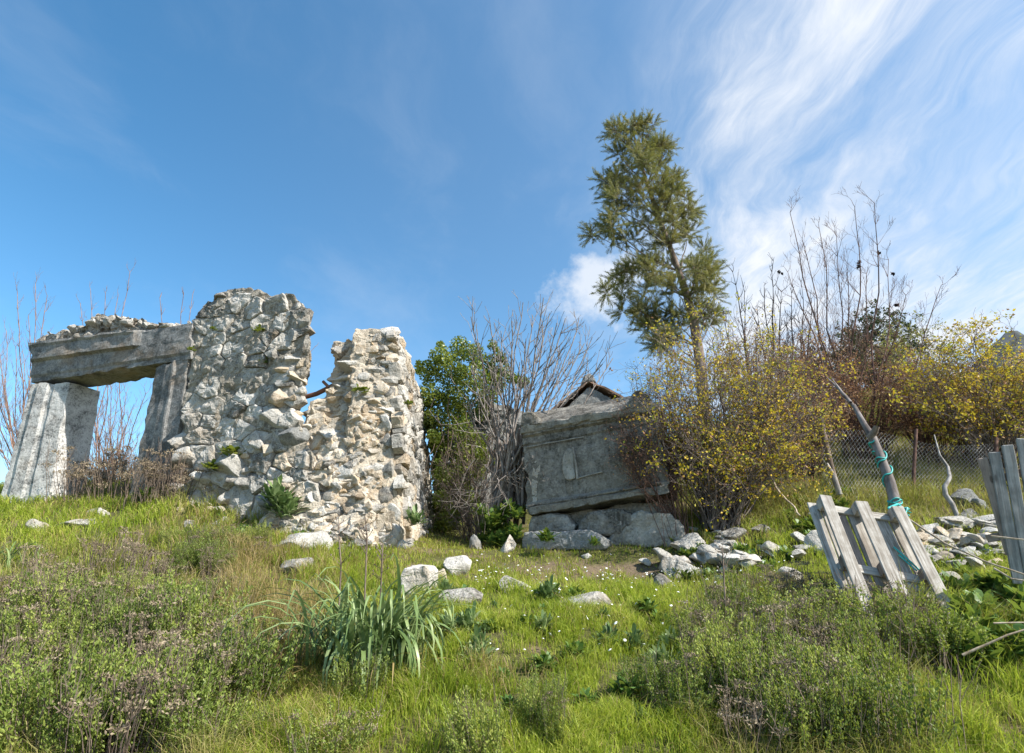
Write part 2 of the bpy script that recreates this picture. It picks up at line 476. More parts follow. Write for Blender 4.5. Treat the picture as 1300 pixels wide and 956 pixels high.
# ------------------------------------------------------------------ terrain
GC = []
for px, py, Y in [
    (-200, 985, 3.4), (0, 990, 3.4), (325, 980, 3.4), (650, 960, 3.5), (975, 965, 3.5), (1300, 960, 3.4), (1500, 960, 3.4),
    (0, 905, 4.3), (170, 900, 4.3), (330, 880, 4.3), (470, 870, 4.4), (650, 867, 4.4), (850, 867, 4.4), (1000, 880, 4.3), (1200, 862, 4.3), (1320, 850, 4.2),
    (0, 800, 5.6), (150, 800, 5.6), (300, 790, 5.6), (430, 790, 5.5), (560, 790, 5.5), (700, 790, 5.5), (850, 790, 5.5), (1000, 800, 5.2), (1110, 785, 5.0),
    (0, 715, 7.6), (120, 710, 7.4), (250, 705, 7.6), (380, 718, 7.4), (520, 745, 6.9), (650, 748, 7.0), (780, 745, 7.2), (900, 752, 6.9), (1020, 745, 6.4),
    (0, 655, 9.8), (110, 650, 9.8), (230, 635, 9.8), (330, 680, 8.7), (430, 698, 8.6), (540, 702, 8.9),
    (650, 722, 8.3), (720, 726, 8.3), (790, 736, 8.1), (860, 735, 8.0), (640, 698, 9.4), (720, 698, 9.2), (800, 694, 9.2), (870, 682, 9.2),
    (750, 690, 10.3), (620, 685, 11.5), (590, 665, 13), (640, 640, 14),
    (960, 672, 8.8), (1040, 668, 8.6), (1000, 625, 10.6), (1060, 590, 12.0), (960, 600, 12.5), (900, 650, 10),
    (1150, 668, 8.2), (1230, 655, 8.6), (1140, 620, 10.0), (1230, 600, 10.6), (1120, 575, 12.5), (1250, 560, 12.5), (1350, 560, 12),
    (1180, 730, 6.3), (1250, 715, 6.7), (1195, 785, 5.1), (1300, 750, 5.3), (1280, 800, 4.8), (1400, 740, 5.3),
    (20, 625, 13), (130, 618, 13), (300, 620, 13), (450, 630, 14), (60, 615, 18), (300, 625, 20), (500, 640, 20),
    (700, 600, 17), (860, 580, 17), (1000, 525, 18), (1120, 500, 19), (1300, 475, 19), (1500, 465, 20)]:
    GC.append(at(px, py, Y))
for x, y, z in [(-6, 0, 0), (0, 0, 0), (6, 0, 0), (-6, 2.4, .02), (0, 2.4, .02), (6, 2.4, .02), (-15, 3, .2), (15, 3, .2), (-15, -8, 0), (15, -8, 0), (0, -8, 0),
                (-14, 10, 2.6), (-18, 20, 3.6), (-5, 32, 3.6), (8, 32, 7.5), (24, 26, 9), (22, 12, 5.5), (-30, 45, 3), (0, 55, 6), (30, 55, 11), (60, 40, 14), (-60, 30, 1),
                (-60, -20, -2), (60, -20, 0), (0, -40, -3), (-200, 250, -15), (0, 260, 5), (200, 250, 35), (-250, 0, -25), (250, 0, 30), (0, -260, -30), (320, 320, 70), (-320, 320, -20), (320, -320, -10), (-320, -320, -40)]:
    GC.append(Vector((x, y, z)))
GC = np.array([tuple(p) for p in GC])


def _phi(a, b):
    return np.sqrt(((a[:, None, :] - b[None, :, :]) ** 2).sum(-1) + 0.5)


_n = len(GC)
_A = np.zeros((_n + 3, _n + 3))
_A[:_n, :_n] = _phi(GC[:, :2], GC[:, :2]) - 0.03 * np.eye(_n)
_A[:_n, _n] = 1
_A[:_n, _n + 1:] = GC[:, :2]
_A[_n:, :_n] = _A[:_n, _n:].T
_W = np.linalg.solve(_A, np.concatenate([GC[:, 2], np.zeros(3)]))


def ground(x, y):
    x, y = np.atleast_1d(np.asarray(x, float)), np.atleast_1d(np.asarray(y, float))
    out = np.empty(x.size)
    P = np.stack([x.ravel(), y.ravel()], 1)
    for i in range(0, len(P), 20000):
        q = P[i:i + 20000]
        out[i:i + 20000] = _phi(q, GC[:, :2]) @ _W[:_n] + _W[_n] + q @ _W[_n + 1:]
    r = np.hypot(P[:, 0], P[:, 1])
    amp = 0.10 * np.clip((P[:, 1] - 3) / 2, 0, 1) * np.clip(r / 60, 1, 12)
    out = out + amp * fbm(P[:, 0] * 1.1, P[:, 1] * 1.1, 3) + 0.06 * np.clip((P[:, 1] - 3), 0, 1) * fbm(P[:, 0] * 4, P[:, 1] * 4, 9)
    return out.reshape(x.shape)


def gz(x, y):
    return float(ground(x, y)[0])


def gpx(px, py, y0=3.0, y1=24.0):
    """where a pixel's ray meets the ground"""
    d = ray(px, py)
    ys = np.linspace(y0, y1, 500)
    X, Z = d.x / d.y * ys, EYE.z + d.z / d.y * ys
    hit = np.nonzero(ground(X, ys) >= Z)[0]
    k = hit[0] if len(hit) else len(ys) - 1
    return Vector((X[k], ys[k], float(Z[k])))


def axis_coords(lo, hi, near_lo, near_hi, step):
    a = list(np.arange(near_lo, near_hi + 1e-6, step))
    s, x = step, near_hi
    while x < hi:
        s *= 1.22
        x += s
        a.append(min(x, hi))
    s, x = step, near_lo
    while x > lo:
        s *= 1.22
        x -= s
        a.insert(0, max(x, lo))
    return np.unique(np.array(a))


gx = axis_coords(-900, 900, -11, 14, 0.13)
gy = axis_coords(-300, 900, 2.5, 19, 0.11)
GX, GY = np.meshgrid(gx, gy)
GZ = ground(GX, GY)
nx, ny = len(gx), len(gy)
ii = (np.arange(ny - 1)[:, None] * nx + np.arange(nx - 1)[None, :]).ravel()
gq = np.stack([ii, ii + 1, ii + nx + 1, ii + nx], 1)
m, nt, b = new_mat('hillside_earth')
g = N(nt, 'ShaderNodeNewGeometry')
P = g.outputs['Position']
e1, e2 = ntex(nt, P, 1.3, 5, 0.6), ntex(nt, P, 9, 6, 0.65)
soil = mixc(nt, e2, (0.09, 0.062, 0.042), (0.25, 0.19, 0.13))
green = mixc(nt, e2, (0.045, 0.05, 0.018), (0.14, 0.13, 0.05))
nz = N(nt, 'ShaderNodeSeparateXYZ', {0: g.outputs['Normal']}).outputs[2]
sf = mth(nt, 'MAXIMUM', mth(nt, 'MAXIMUM', sstep(nt, e1, 0.52, 0.66), sstep(nt, nz, 0.86, 0.72)), N(nt, 'ShaderNodeAttribute', attribute_name='bare').outputs['Fac'])
nt.links.new(mixc(nt, sf, green, soil), b.inputs['Base Color'])
b.inputs['Roughness'].default_value = 0.95
b.inputs['Specular IOR Level'].default_value = 0.1
nt.links.new(N(nt, 'ShaderNodeBump', {'Strength': 0.9, 'Distance': 0.06, 'Height': e2}).outputs[0], b.inputs['Normal'])
M_EARTH = m
gme = mesh_np('ground', np.stack([GX, GY, GZ], -1).reshape(-1, 3), [gq], M_EARTH, True)
at_ = gme.attributes.new('bare', 'FLOAT', 'POINT')
bx, by = proj(np.stack([GX, GY + 1e-6, GZ], -1).reshape(-1, 3))
nb_ = fbm(GX.ravel() * 3, GY.ravel() * 3, 61) * 26
inb = (GY.ravel() > 6) & (GY.ravel() < 11)
at_.data.foreach_set('value', np.where(inb & (bx > 665 + nb_ * 2) & (bx < 862 + nb_) & (by > 713 + nb_ * .6) & (by < 733 + nb_ * .6), 0.9, 0.0).astype(np.float32))
go = link('ground', gme)
go['kind'] = 'structure'

# far rocky mountain on the right
rg = np.random.default_rng(5)
mx0 = at(1330, 470, 650.0)
u = np.linspace(-1, 1, 70)
UX, UY = np.meshgrid(u, u)
rr = np.hypot(UX, UY * 1.1)
top = at(1285, 400, 650.0).z
mz = np.clip(1 - rr, 0, 1) ** 0.8 * (top + 40) * (1 + 0.10 * fbm(UX * 5 + 9, UY * 5, 21)) - 40
mV = np.stack([mx0.x + 25 + UX * 330, mx0.y + 60 + UY * 330, mz], -1).reshape(-1, 3)
ii = (np.arange(69)[:, None] * 70 + np.arange(69)[None, :]).ravel()
m, nt, b = new_mat('mountain_scrub')
Pm = N(nt, 'ShaderNodeNewGeometry').outputs['Position']
nt.links.new(mixc(nt, sstep(nt, ntex(nt, Pm, 0.05, 8, 0.65), 0.4, 0.6), (0.03, 0.038, 0.036), (0.10, 0.106, 0.108)), b.inputs['Base Color'])
b.inputs['Roughness'].default_value = 1
mo = link('mountain', mesh_np('mountain', mV, [np.stack([ii, ii + 1, ii + 71, ii + 70], 1)], m, True))
mo['kind'] = 'structure'

# ------------------------------------------------------------------ stones
def make_rock(seed, sub, cuts, rough, boxy=0.0):
    r = np.random.default_rng(seed)
    bm = bmesh.new()
    bmesh.ops.create_icosphere(bm, subdivisions=sub, radius=1)
    V = np.array([v.co[:] for v in bm.verts])
    T = np.array([[v.index for v in f.verts] for f in bm.faces])
    bm.free()
    if boxy:
        V = np.sign(V) * np.abs(V) ** (1 - boxy)
    for _ in range(cuts):
        n = r.normal(size=3)
        n /= np.linalg.norm(n)
        d = r.uniform(0.38, 0.85)
        s = V @ n - d
        V = V - np.clip(s, 0, None)[:, None] * n * 0.95
    off = Vector(r.uniform(-50, 50, 3))
    for k in range(len(V)):
        p = Vector(V[k])
        V[k] += np.array(mn.noise_vector(p * 1.8 + off)) * rough + np.array(mn.noise_vector(p * 5 + off)) * rough * 0.45 + (np.array(mn.noise_vector(p * 11 + off)) * rough * 0.3 if sub > 3 else 0)
    lo, hi = V.min(0), V.max(0)
    V = (V - (lo + hi) / 2) / (hi - lo)
    return V, T


RV = {'s': [make_rock(100 + k, 2, 9, 0.07, 0.25) for k in range(12)], 'b': [make_rock(200 + k, 4, 15, 0.055, 0.3) for k in range(8)],
      'q': [make_rock(300 + k, 4, 5, 0.045, 0.62) for k in range(4)]}
_rcache = {}


def rock_me(pool, k, mat):
    k %= len(RV[pool])
    key = (pool, k, mat.name)
    if key not in _rcache:
        V, T = RV[pool][k]
        _rcache[key] = mesh_np('stone', V, [T], mat, pool != 's')
    return _rcache[key]


rnd = random.Random(11)


def rock_at(name, c, size, mat, pool='s', parent=None, roll=0.0, yaw=None, k=None):
    M = Matrix.Translation(c) @ Matrix.Rotation(yaw if yaw is not None else rnd.uniform(-0.5, 0.5), 4, 'Z') @ Matrix.Rotation(roll, 4, 'Y') @ Matrix.Diagonal((size[0], size[1], size[2], 1))
    return place(name, rock_me(pool, rnd.randrange(99) if k is None else k, mat), M, parent)


def px2m(px, Y):
    return px * Y / F_PX / CP


def rock_px(name, px, py, w, h, mat, pool='s', Y=None, parent=None, roll=0.0, depth=None, sink=0.2, k=None):
    """stone with its centre seen at px,py, w by h photo pixels; on the ground unless Y is given"""
    if Y is None:
        g = gpx(px, py + h * 0.5)
        Y = g.y
    W, H = px2m(w, Y), px2m(h, Y)
    D = depth or (W + H) * 0.5
    c = at(px, py, Y + D * 0.25)
    if parent is None:
        c.z -= H * sink * 0.5
        H *= 1 + sink
    return rock_at(name, c, (W, D, H), mat, pool, parent, roll, rnd.uniform(-0.25, 0.25), k)


def core(name, pts, back, mat, parent, voxel=0.07, amp=0.09, freq=2.5, seed=0):
    """solid lump: outline swept by the vector back, remeshed and weathered"""
    bm = bmesh.new()
    f = bm.faces.new([bm.verts.new(p) for p in pts])
    r = bmesh.ops.extrude_face_region(bm, geom=[f])
    bmesh.ops.translate(bm, vec=back, verts=[v for v in r['geom'] if isinstance(v, bmesh.types.BMVert)])
    bmesh.ops.triangulate(bm, faces=bm.faces[:])
    bmesh.ops.recalc_face_normals(bm, faces=bm.faces[:])
    me = bpy.data.meshes.new(name)
    bm.to_mesh(me)
    bm.free()
    tmp = bpy.data.objects.new('tmp', me)
    COL.objects.link(tmp)
    md = tmp.modifiers.new('r', 'REMESH')
    md.mode = 'VOXEL'
    md.voxel_size = voxel
    dg = bpy.context.evaluated_depsgraph_get()
    me2 = bpy.data.meshes.new_from_object(tmp.evaluated_get(dg))
    bpy.data.objects.remove(tmp)
    off = Vector((seed * 3.1, seed * 1.7, 0))
    n = len(me2.vertices)
    co = np.empty(n * 3)
    me2.vertices.foreach_get('co', co)
    co = co.reshape(-1, 3)
    for k in range(n):
        p = Vector(co[k]) + off
        co[k] += np.array(mn.noise_vector(p * freq)) * amp + np.array(mn.noise_vector(p * freq * 3.1)) * amp * 0.5 + np.array(mn.noise_vector(p * freq * 7)) * amp * 0.28
    me2.vertices.foreach_set('co', co.ravel())
    me2.materials.clear()
    me2.materials.append(mat)
    me2.update()
    return link(name, me2, parent)


def bvh_of(*objs):
    V, F = [], []
    for o in objs:
        M = o.matrix_basis if o.parent is None else Matrix.Translation(o.parent.location) @ o.matrix_basis
        k = len(V)
        V += [M @ v.co for v in o.data.vertices]
        F += [tuple(i + k for i in p.vertices) for p in o.data.polygons]
    return BVHTree.FromPolygons(V, F)


def embed(tree, px, py, w, h, mat, parent, pool='s', roll=0.0, out=0.12, depth=0.8, name='stone'):
    """stone bedded in the surface seen at px,py"""
    d = ray(px, py).normalized()
    hit = tree.ray_cast(EYE, d)
    if hit[0] is None:
        return None
    Y = hit[0].y
    W, H = px2m(w, Y), px2m(h, Y)
    c = hit[0] + d * (W * depth * 0.5 - W * depth * out - 0.02)
    return rock_at(name, c, (W, W * depth, H), mat, pool, parent, roll, rnd.uniform(-0.4, 0.4))


def clip_half(poly, n, d):
    out = []
    for a, b_ in zip(poly, poly[1:] + poly[:1]):
        sa, sb = a[0] * n[0] + a[1] * n[1] - d, b_[0] * n[0] + b_[1] * n[1] - d
        if sa <= 0:
            out.append(a)
        if sa * sb < 0:
            t = sa / (sa - sb)
            out.append((a[0] + (b_[0] - a[0]) * t, a[1] + (b_[1] - a[1]) * t))
    return out


def inside(p, poly):
    r = False
    for (x1, y1), (x2, y2) in zip(poly, poly[1:] + poly[:1]):
        if (y1 > p[1]) != (y2 > p[1]) and p[0] < (x2 - x1) * (p[1] - y1) / (y2 - y1) + x1:
            r = not r
    return r


def cells(poly, cw, ch, seed, jit=0.42, drop=0.0):
    r = random.Random(seed)
    us, vs = [p[0] for p in poly], [p[1] for p in poly]
    seeds = []
    v, row = min(vs), 0
    while v < max(vs) + ch:
        hh = ch * r.uniform(0.7, 1.35)
        x = min(us) - cw * r.random()
        while x < max(us) + cw:
            ww = cw * r.uniform(0.55, 1.6)
            seeds.append((x + ww / 2, v + hh / 2 + r.uniform(-jit, jit) * hh))
            x += ww
        v += hh
    asp = cw / ch
    out = []
    for i, s in enumerate(seeds):
        if not inside(s, poly) or r.random() < drop:
            continue
        c = [(s[0] - 2 * cw, s[1] - 2 * ch), (s[0] + 2 * cw, s[1] - 2 * ch), (s[0] + 2 * cw, s[1] + 2 * ch), (s[0] - 2 * cw, s[1] + 2 * ch)]
        for j, t in enumerate(seeds):
            if j == i or abs(t[0] - s[0]) > 3.2 * cw or abs(t[1] - s[1]) > 3.2 * ch:
                continue
            n = (t[0] - s[0], (t[1] - s[1]) * asp * asp * 0.8)
            mid = ((s[0] + t[0]) / 2, (s[1] + t[1]) / 2)
            c = clip_half(c, n, mid[0] * n[0] + mid[1] * n[1])
            if len(c) < 3:
                break
        if len(c) >= 3:
            out.append((s, c))
    return out


def cell_stone(s, cell, mat, O, U, Vv, Nn, rng, proud=0.05, joint=0.018, parent=None, deep=0.14, rough=0.04):
    cx = sum(p[0] for p in cell) / len(cell)
    cy = sum(p[1] for p in cell) / len(cell)
    ring = []
    for a, b_ in zip(cell, cell[1:] + cell[:1]):
        L = math.hypot(b_[0] - a[0], b_[1] - a[1])
        k = max(1, int(L / 0.06))
        for q in range(k):
            t = q / k
            ring.append((a[0] + (b_[0] - a[0]) * t - cx, a[1] + (b_[1] - a[1]) * t - cy))
    R = np.array(ring)
    if len(R) < 5:
        return None
    rad = np.linalg.norm(R, axis=1)
    ex = rad.mean()
    R = R * ((rad - joint) / rad * (1 - 0.10 * (rad / ex - 1).clip(0, 1)))[:, None]
    n = len(R)
    tilt = rng.normal(0, 0.10, 2)
    pr = proud * rng.uniform(0.3, 1.6)
    rings = [(0.98, -deep), (1.0, pr * 0.15), (0.94, pr * 0.75), (0.76, pr), (0.52, pr * 1.1), (0.26, pr * 1.15)]
    V = []
    for sc_, d_ in rings:
        q = R * sc_
        V.append(np.concatenate([q, np.full((n, 1), d_)], 1))
    V = np.concatenate(V + [np.array([[0, 0, pr * 1.15]])])
    for k in range(n, len(V)):
        p = Vector((V[k, 0] + cx, V[k, 1] + cy, cx * 3.7))
        e = mn.noise(p * 5) * rough + mn.noise(p * 13) * rough * 0.7 + mn.noise(p * 29) * rough * 0.4
        V[k, 2] += e + V[k, :2] @ tilt
        w_ = mn.noise_vector(p * 11) * rough * 0.35
        V[k, 0] += w_.x
        V[k, 1] += w_.y
    j = np.arange(n)
    j2 = (j + 1) % n
    Q = np.concatenate([np.stack([j + k * n, j2 + k * n, j2 + (k + 1) * n, j + (k + 1) * n], 1) for k in range(5)])
    T = np.stack([j + 5 * n, j2 + 5 * n, np.full(n, 6 * n)], 1)
    me = mesh_np('stone', V, [Q, T], mat, False)
    return place('stone', me, basis(U, Vv, Nn, O + U * cx + Vv * cy), parent)


# ------------------------------------------------------------------ the stone doorway and the tall ruined pier
WP = at(240, 600, 9.8)                            # a point on their common front
WU = Vector((1, -0.27, 0)).normalized()
WN = Vector((WU.y, -WU.x, 0))                     # towards the camera
WZ = Vector((0, 0, 1))


def wpt(px, py, d=0.0):
    return on_plane(px, py, WP + WN * d, WN)


def slab(name, corners, back, mat, parent, nu=10, nv=16, depth=None, jit=0.012, seed=1, profile=None, chip=0.03, smooth=False):
    """block with a bilinear front (bl, br, tr, tl), swept along back; profile(s, t) pushes the front out towards the camera"""
    bl, br, tr, tl = corners
    nrm = -back.normalized()
    nd = 4
    pts = {}

    def P(s, t, w):
        p = bl * (1 - s) * (1 - t) + br * s * (1 - t) + tr * s * t + tl * (1 - s) * t + back * w
        if profile:
            p = p + nrm * profile(s, t) * (1 - w) ** 3
        edge = min(s, 1 - s) < 1e-6
        edge2 = min(t, 1 - t) < 1e-6
        edge3 = min(w, 1 - w) < 1e-6
        k = mn.noise_vector(p * 3.1 + Vector((seed * 7, 0, 0))) * jit * 1.6 + mn.noise_vector(p * 9 + Vector((seed * 3, 0, 0))) * jit
        if edge + edge2 + edge3 >= 2:
            c = (bl + br + tr + tl) / 4 + back * 0.5
            k += (c - p).normalized() * chip * max(0, mn.noise(p * 5 + Vector((seed, 3, 1))) + 0.15) * 1.6
        return p + k
    bm = bmesh.new()

    def V(i, j, k):
        key = (i, j, k)
        if key not in pts:
            pts[key] = bm.verts.new(P(i / nu, j / nv, k / nd))
        return pts[key]

    def grid(fn, a, b_):
        for i in range(a):
            for j in range(b_):
                bm.faces.new([fn(i, j), fn(i + 1, j), fn(i + 1, j + 1), fn(i, j + 1)])
    grid(lambda i, j: V(i, j, 0), nu, nv)
    grid(lambda i, j: V(i, nv - j, nd), nu, nv)
    grid(lambda i, j: V(0, nv - j, i), nd, nv)
    grid(lambda i, j: V(nu, j, i), nd, nv)
    grid(lambda i, j: V(i, 0, nd - j), nu, nd)
    grid(lambda i, j: V(i, nv, j), nu, nd)
    bmesh.ops.recalc_face_normals(bm, faces=bm.faces[:])
    me = bpy.data.meshes.new(name)
    bm.to_mesh(me)
    bm.free()
    me.materials.append(mat)
    if smooth:
        for p in me.polygons:
            p.use_smooth = True
    return link(name, me, parent)


BK = -WN
door = thing('stone_doorway', 'ancient grey stone doorway of two leaning jambs under a heavy moulded lintel', 'doorway', wpt(120, 640))


def fascias(edges, depths):
    def f(s, t):
        for e, d in zip(edges, depths):
            if s < e:
                return d
        return depths[-1]
    return f


# left jamb: the fascias run up its face; it is turned a little towards the sun
jl = [wpt(-6, 650, 0.16), wpt(60, 655, -0.10), wpt(91, 485, -0.08), wpt(39, 487, 0.10)]
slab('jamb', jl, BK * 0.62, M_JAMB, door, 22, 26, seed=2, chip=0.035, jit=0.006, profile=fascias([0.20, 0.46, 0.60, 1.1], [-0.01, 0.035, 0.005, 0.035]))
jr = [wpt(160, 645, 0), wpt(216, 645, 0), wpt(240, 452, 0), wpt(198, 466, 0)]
slab('jamb', jr, BK * 0.62, M_LINTEL, door, 22, 26, seed=5, chip=0.06, jit=0.010, profile=fascias([0.34, 0.56, 0.66, 1.1], [0.0, 0.03, 0.055, 0.02]))  # darker lintel stone puts the shade on this jamb into its colour


def lintel_profile(s, t):
    d = 0.0
    if t > 0.16:
        d = 0.03
    if t > 0.50:
        d = 0.10 if s < 0.68 else 0.035
    if t > 0.9 and s < 0.64:
        d = 0.135
    return d


ll = [wpt(39, 486.5, 0.03), wpt(242, 455, 0.03), wpt(247, 411, 0.03), wpt(45, 438, 0.03)]
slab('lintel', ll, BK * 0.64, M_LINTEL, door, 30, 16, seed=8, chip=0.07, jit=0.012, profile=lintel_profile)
rb = core('rubble_cap', [wpt(48, 440), wpt(50, 428), wpt(66, 424), wpt(92, 418), wpt(112, 408), wpt(132, 400), wpt(160, 403), wpt(186, 408), wpt(192, 416), wpt(205, 414), wpt(240, 408), wpt(243, 414)], BK * 0.6, M_GREY, door, 0.04, 0.13, 4.5, 4)
rbt = bvh_of(rb)
for px, py, w, h in [(56, 430, 22, 14), (76, 424, 20, 12), (96, 416, 24, 14), (118, 408, 26, 14), (140, 405, 24, 16), (163, 406, 26, 14), (182, 408, 16, 14), (104, 424, 22, 10), (150, 414, 20, 9), (214, 412, 30, 9), (234, 408, 20, 8)]:
    embed(rbt, px, py + 3, w * .8, h * .9, M_GREY, door, 's', rnd.uniform(-.4, .4), 0.15)

pier = thing('ruined_wall', 'tall ruined pier of pitted grey rubble masonry beside the stone doorway', 'ruined wall', wpt(310, 640), 'ruined rubble walls')
pier_px = [(226, 640), (222, 590), (229, 545), (236, 490), (243, 450), (244, 412), (258, 402), (258, 386), (274, 374), (290, 366), (310, 364), (330, 366), (342, 377), (352, 374), (366, 370), (384, 386), (391, 402), (394, 440), (393, 456), (384, 478), (386, 500), (376, 516), (382, 545), (398, 580), (400, 640)]
pc = core('masonry_core', [wpt(x, y, 0.0) for x, y in pier_px], Vector((-0.36, 0.93, 0)) * 0.95, M_MORTAR, pier, 0.042, 0.07, 3.0, 1)
O = wpt(310, 600)


def to_uv(p, O_, U_, V_):
    return ((p - O_).dot(U_), (p - O_).dot(V_))


rng = np.random.default_rng(3)
poly = [to_uv(wpt(x, y), O, WU, WZ) for x, y in [(232, 635), (228, 590), (234, 545), (242, 490), (249, 452), (250, 416), (262, 404), (264, 390), (278, 378), (292, 371), (328, 371), (342, 383), (364, 376), (380, 392), (386, 440), (382, 456), (376, 480), (376, 500), (368, 516), (374, 545), (388, 580), (390, 635)]]
for s, c in cells(poly, 0.46, 0.30, 5, drop=0.06):
    y = proj(np.array(O + WU * s[0] + WZ * s[1]))[1]
    x = proj(np.array(O + WU * s[0] + WZ * s[1]))[0]
    mat = M_WHITE if (rng.random() < 0.04 or (y > 560 and rng.random() < 0.6)) else (M_WARM if x > 355 and y > 440 and rng.random() < 0.4 else M_GREY)
    cell_stone(s, c, mat, O, WU, WZ, WN, rng, proud=0.03 + 0.03 * (y > 530), joint=0.004, parent=pier, rough=0.034)
# the broken right end of the pier
EU, EN = WN * -1.0, WU
Oe = wpt(391, 560)
pt = bvh_of(pc)
for px, py, w, h, mt in [(387, 410, 12, 22, M_WHITE), (389, 438, 10, 22, M_GREY), (384, 463, 16, 12, M_WARM), (378, 480, 22, 12, M_WARM), (381, 497, 14, 10, M_GREY), (371, 507, 20, 10, M_WARM), (378, 392, 14, 12, M_GREY), (376, 425, 18, 20, M_WHITE), (374, 456, 20, 14, M_GREY), (362, 470, 22, 12, M_WARM), (365, 490, 26, 10, M_GREY), (350, 450, 24, 16, M_WHITE), (372, 530, 20, 14, M_WARM)]:
    embed(pt, px, py, w * 1.2, h * 1.2, mt, pier, 's', rnd.uniform(-.2, .2), 0.2)
for px, py, w, h in [(284, 378, 26, 12), (312, 374, 28, 10), (356, 382, 24, 12)]:
    embed(pt, px, py, w, h, M_GREY, pier, 'b', rnd.uniform(-.2, .2), 0.1)
# bigger fallen stones caught at its foot
FOOT = [(240, 583, 46, 34, M_GREY), (232, 560, 36, 26, M_GREY), (300, 590, 56, 44, M_WHITE), (352, 530, 52, 34, M_GREY), (360, 505, 36, 34, M_WARM), (372, 556, 40, 32, M_DARK), (345, 573, 30, 26, M_WARM), (330, 560, 26, 22, M_GREY),
        (268, 610, 46, 24, M_WHITE), (300, 612, 34, 20, M_GREY), (322, 617, 40, 26, M_WHITE), (262, 634, 30, 18, M_WHITE), (292, 632, 30, 20, M_GREY), (244, 640, 32, 18, M_WHITE), (232, 622, 26, 20, M_WHITE), (340, 640, 30, 30, M_DARK), (280, 650, 26, 16, M_WHITE), (318, 650, 22, 16, M_WARM),
        (282, 666, 24, 20, M_GREY), (300, 688, 34, 12, M_WHITE), (316, 598, 18, 14, M_WHITE), (334, 604, 16, 12, M_WARM)]
# ------------------------------------------------------------------ the lower ruined wall: a long face running back, its broken end to the camera
ruin = thing('ruined_wall', 'lower crumbling wall of pale and ochre rubble with a sunlit side running back', 'ruined wall', at(500, 700, 9.0), 'ruined rubble walls')
YB = 8.9
# long right face between near edge and far edge
nb, nt_, fb, ft = at(513, 706, YB + 0.12), at(500, 420, YB + 0.72), at(553, 704, 13.2), at(535, 512, 13.0)
mid_t = at(521, 452, 10.6)
side = core('masonry_core', [nb, at(496, 560, YB + 0.42), nt_, mid_t, ft, fb], Vector((-0.75, -0.1, 0)), M_MORTARW, ruin, 0.07, 0.07, 3, 2)
SU = (fb - nb)
SU.z = 0
SU.normalize()
SV = ((nt_ - nb) - SU * (nt_ - nb).dot(SU)).normalized()
SN = SU.cross(SV) * -1
if SN.x < 0:
    SN = -SN
spoly = [to_uv(p, nb, SU, SV) for p in (nb, fb, ft, mid_t, nt_)]
for s, c in cells(spoly, 0.40, 0.28, 9, drop=0.04):
    cell_stone(s, c, M_WHITE if rng.random() < 0.8 else M_WARM, nb + SN * 0.03, SU, SV, SN, rng, proud=0.05, joint=0.01, parent=ruin, rough=0.045)
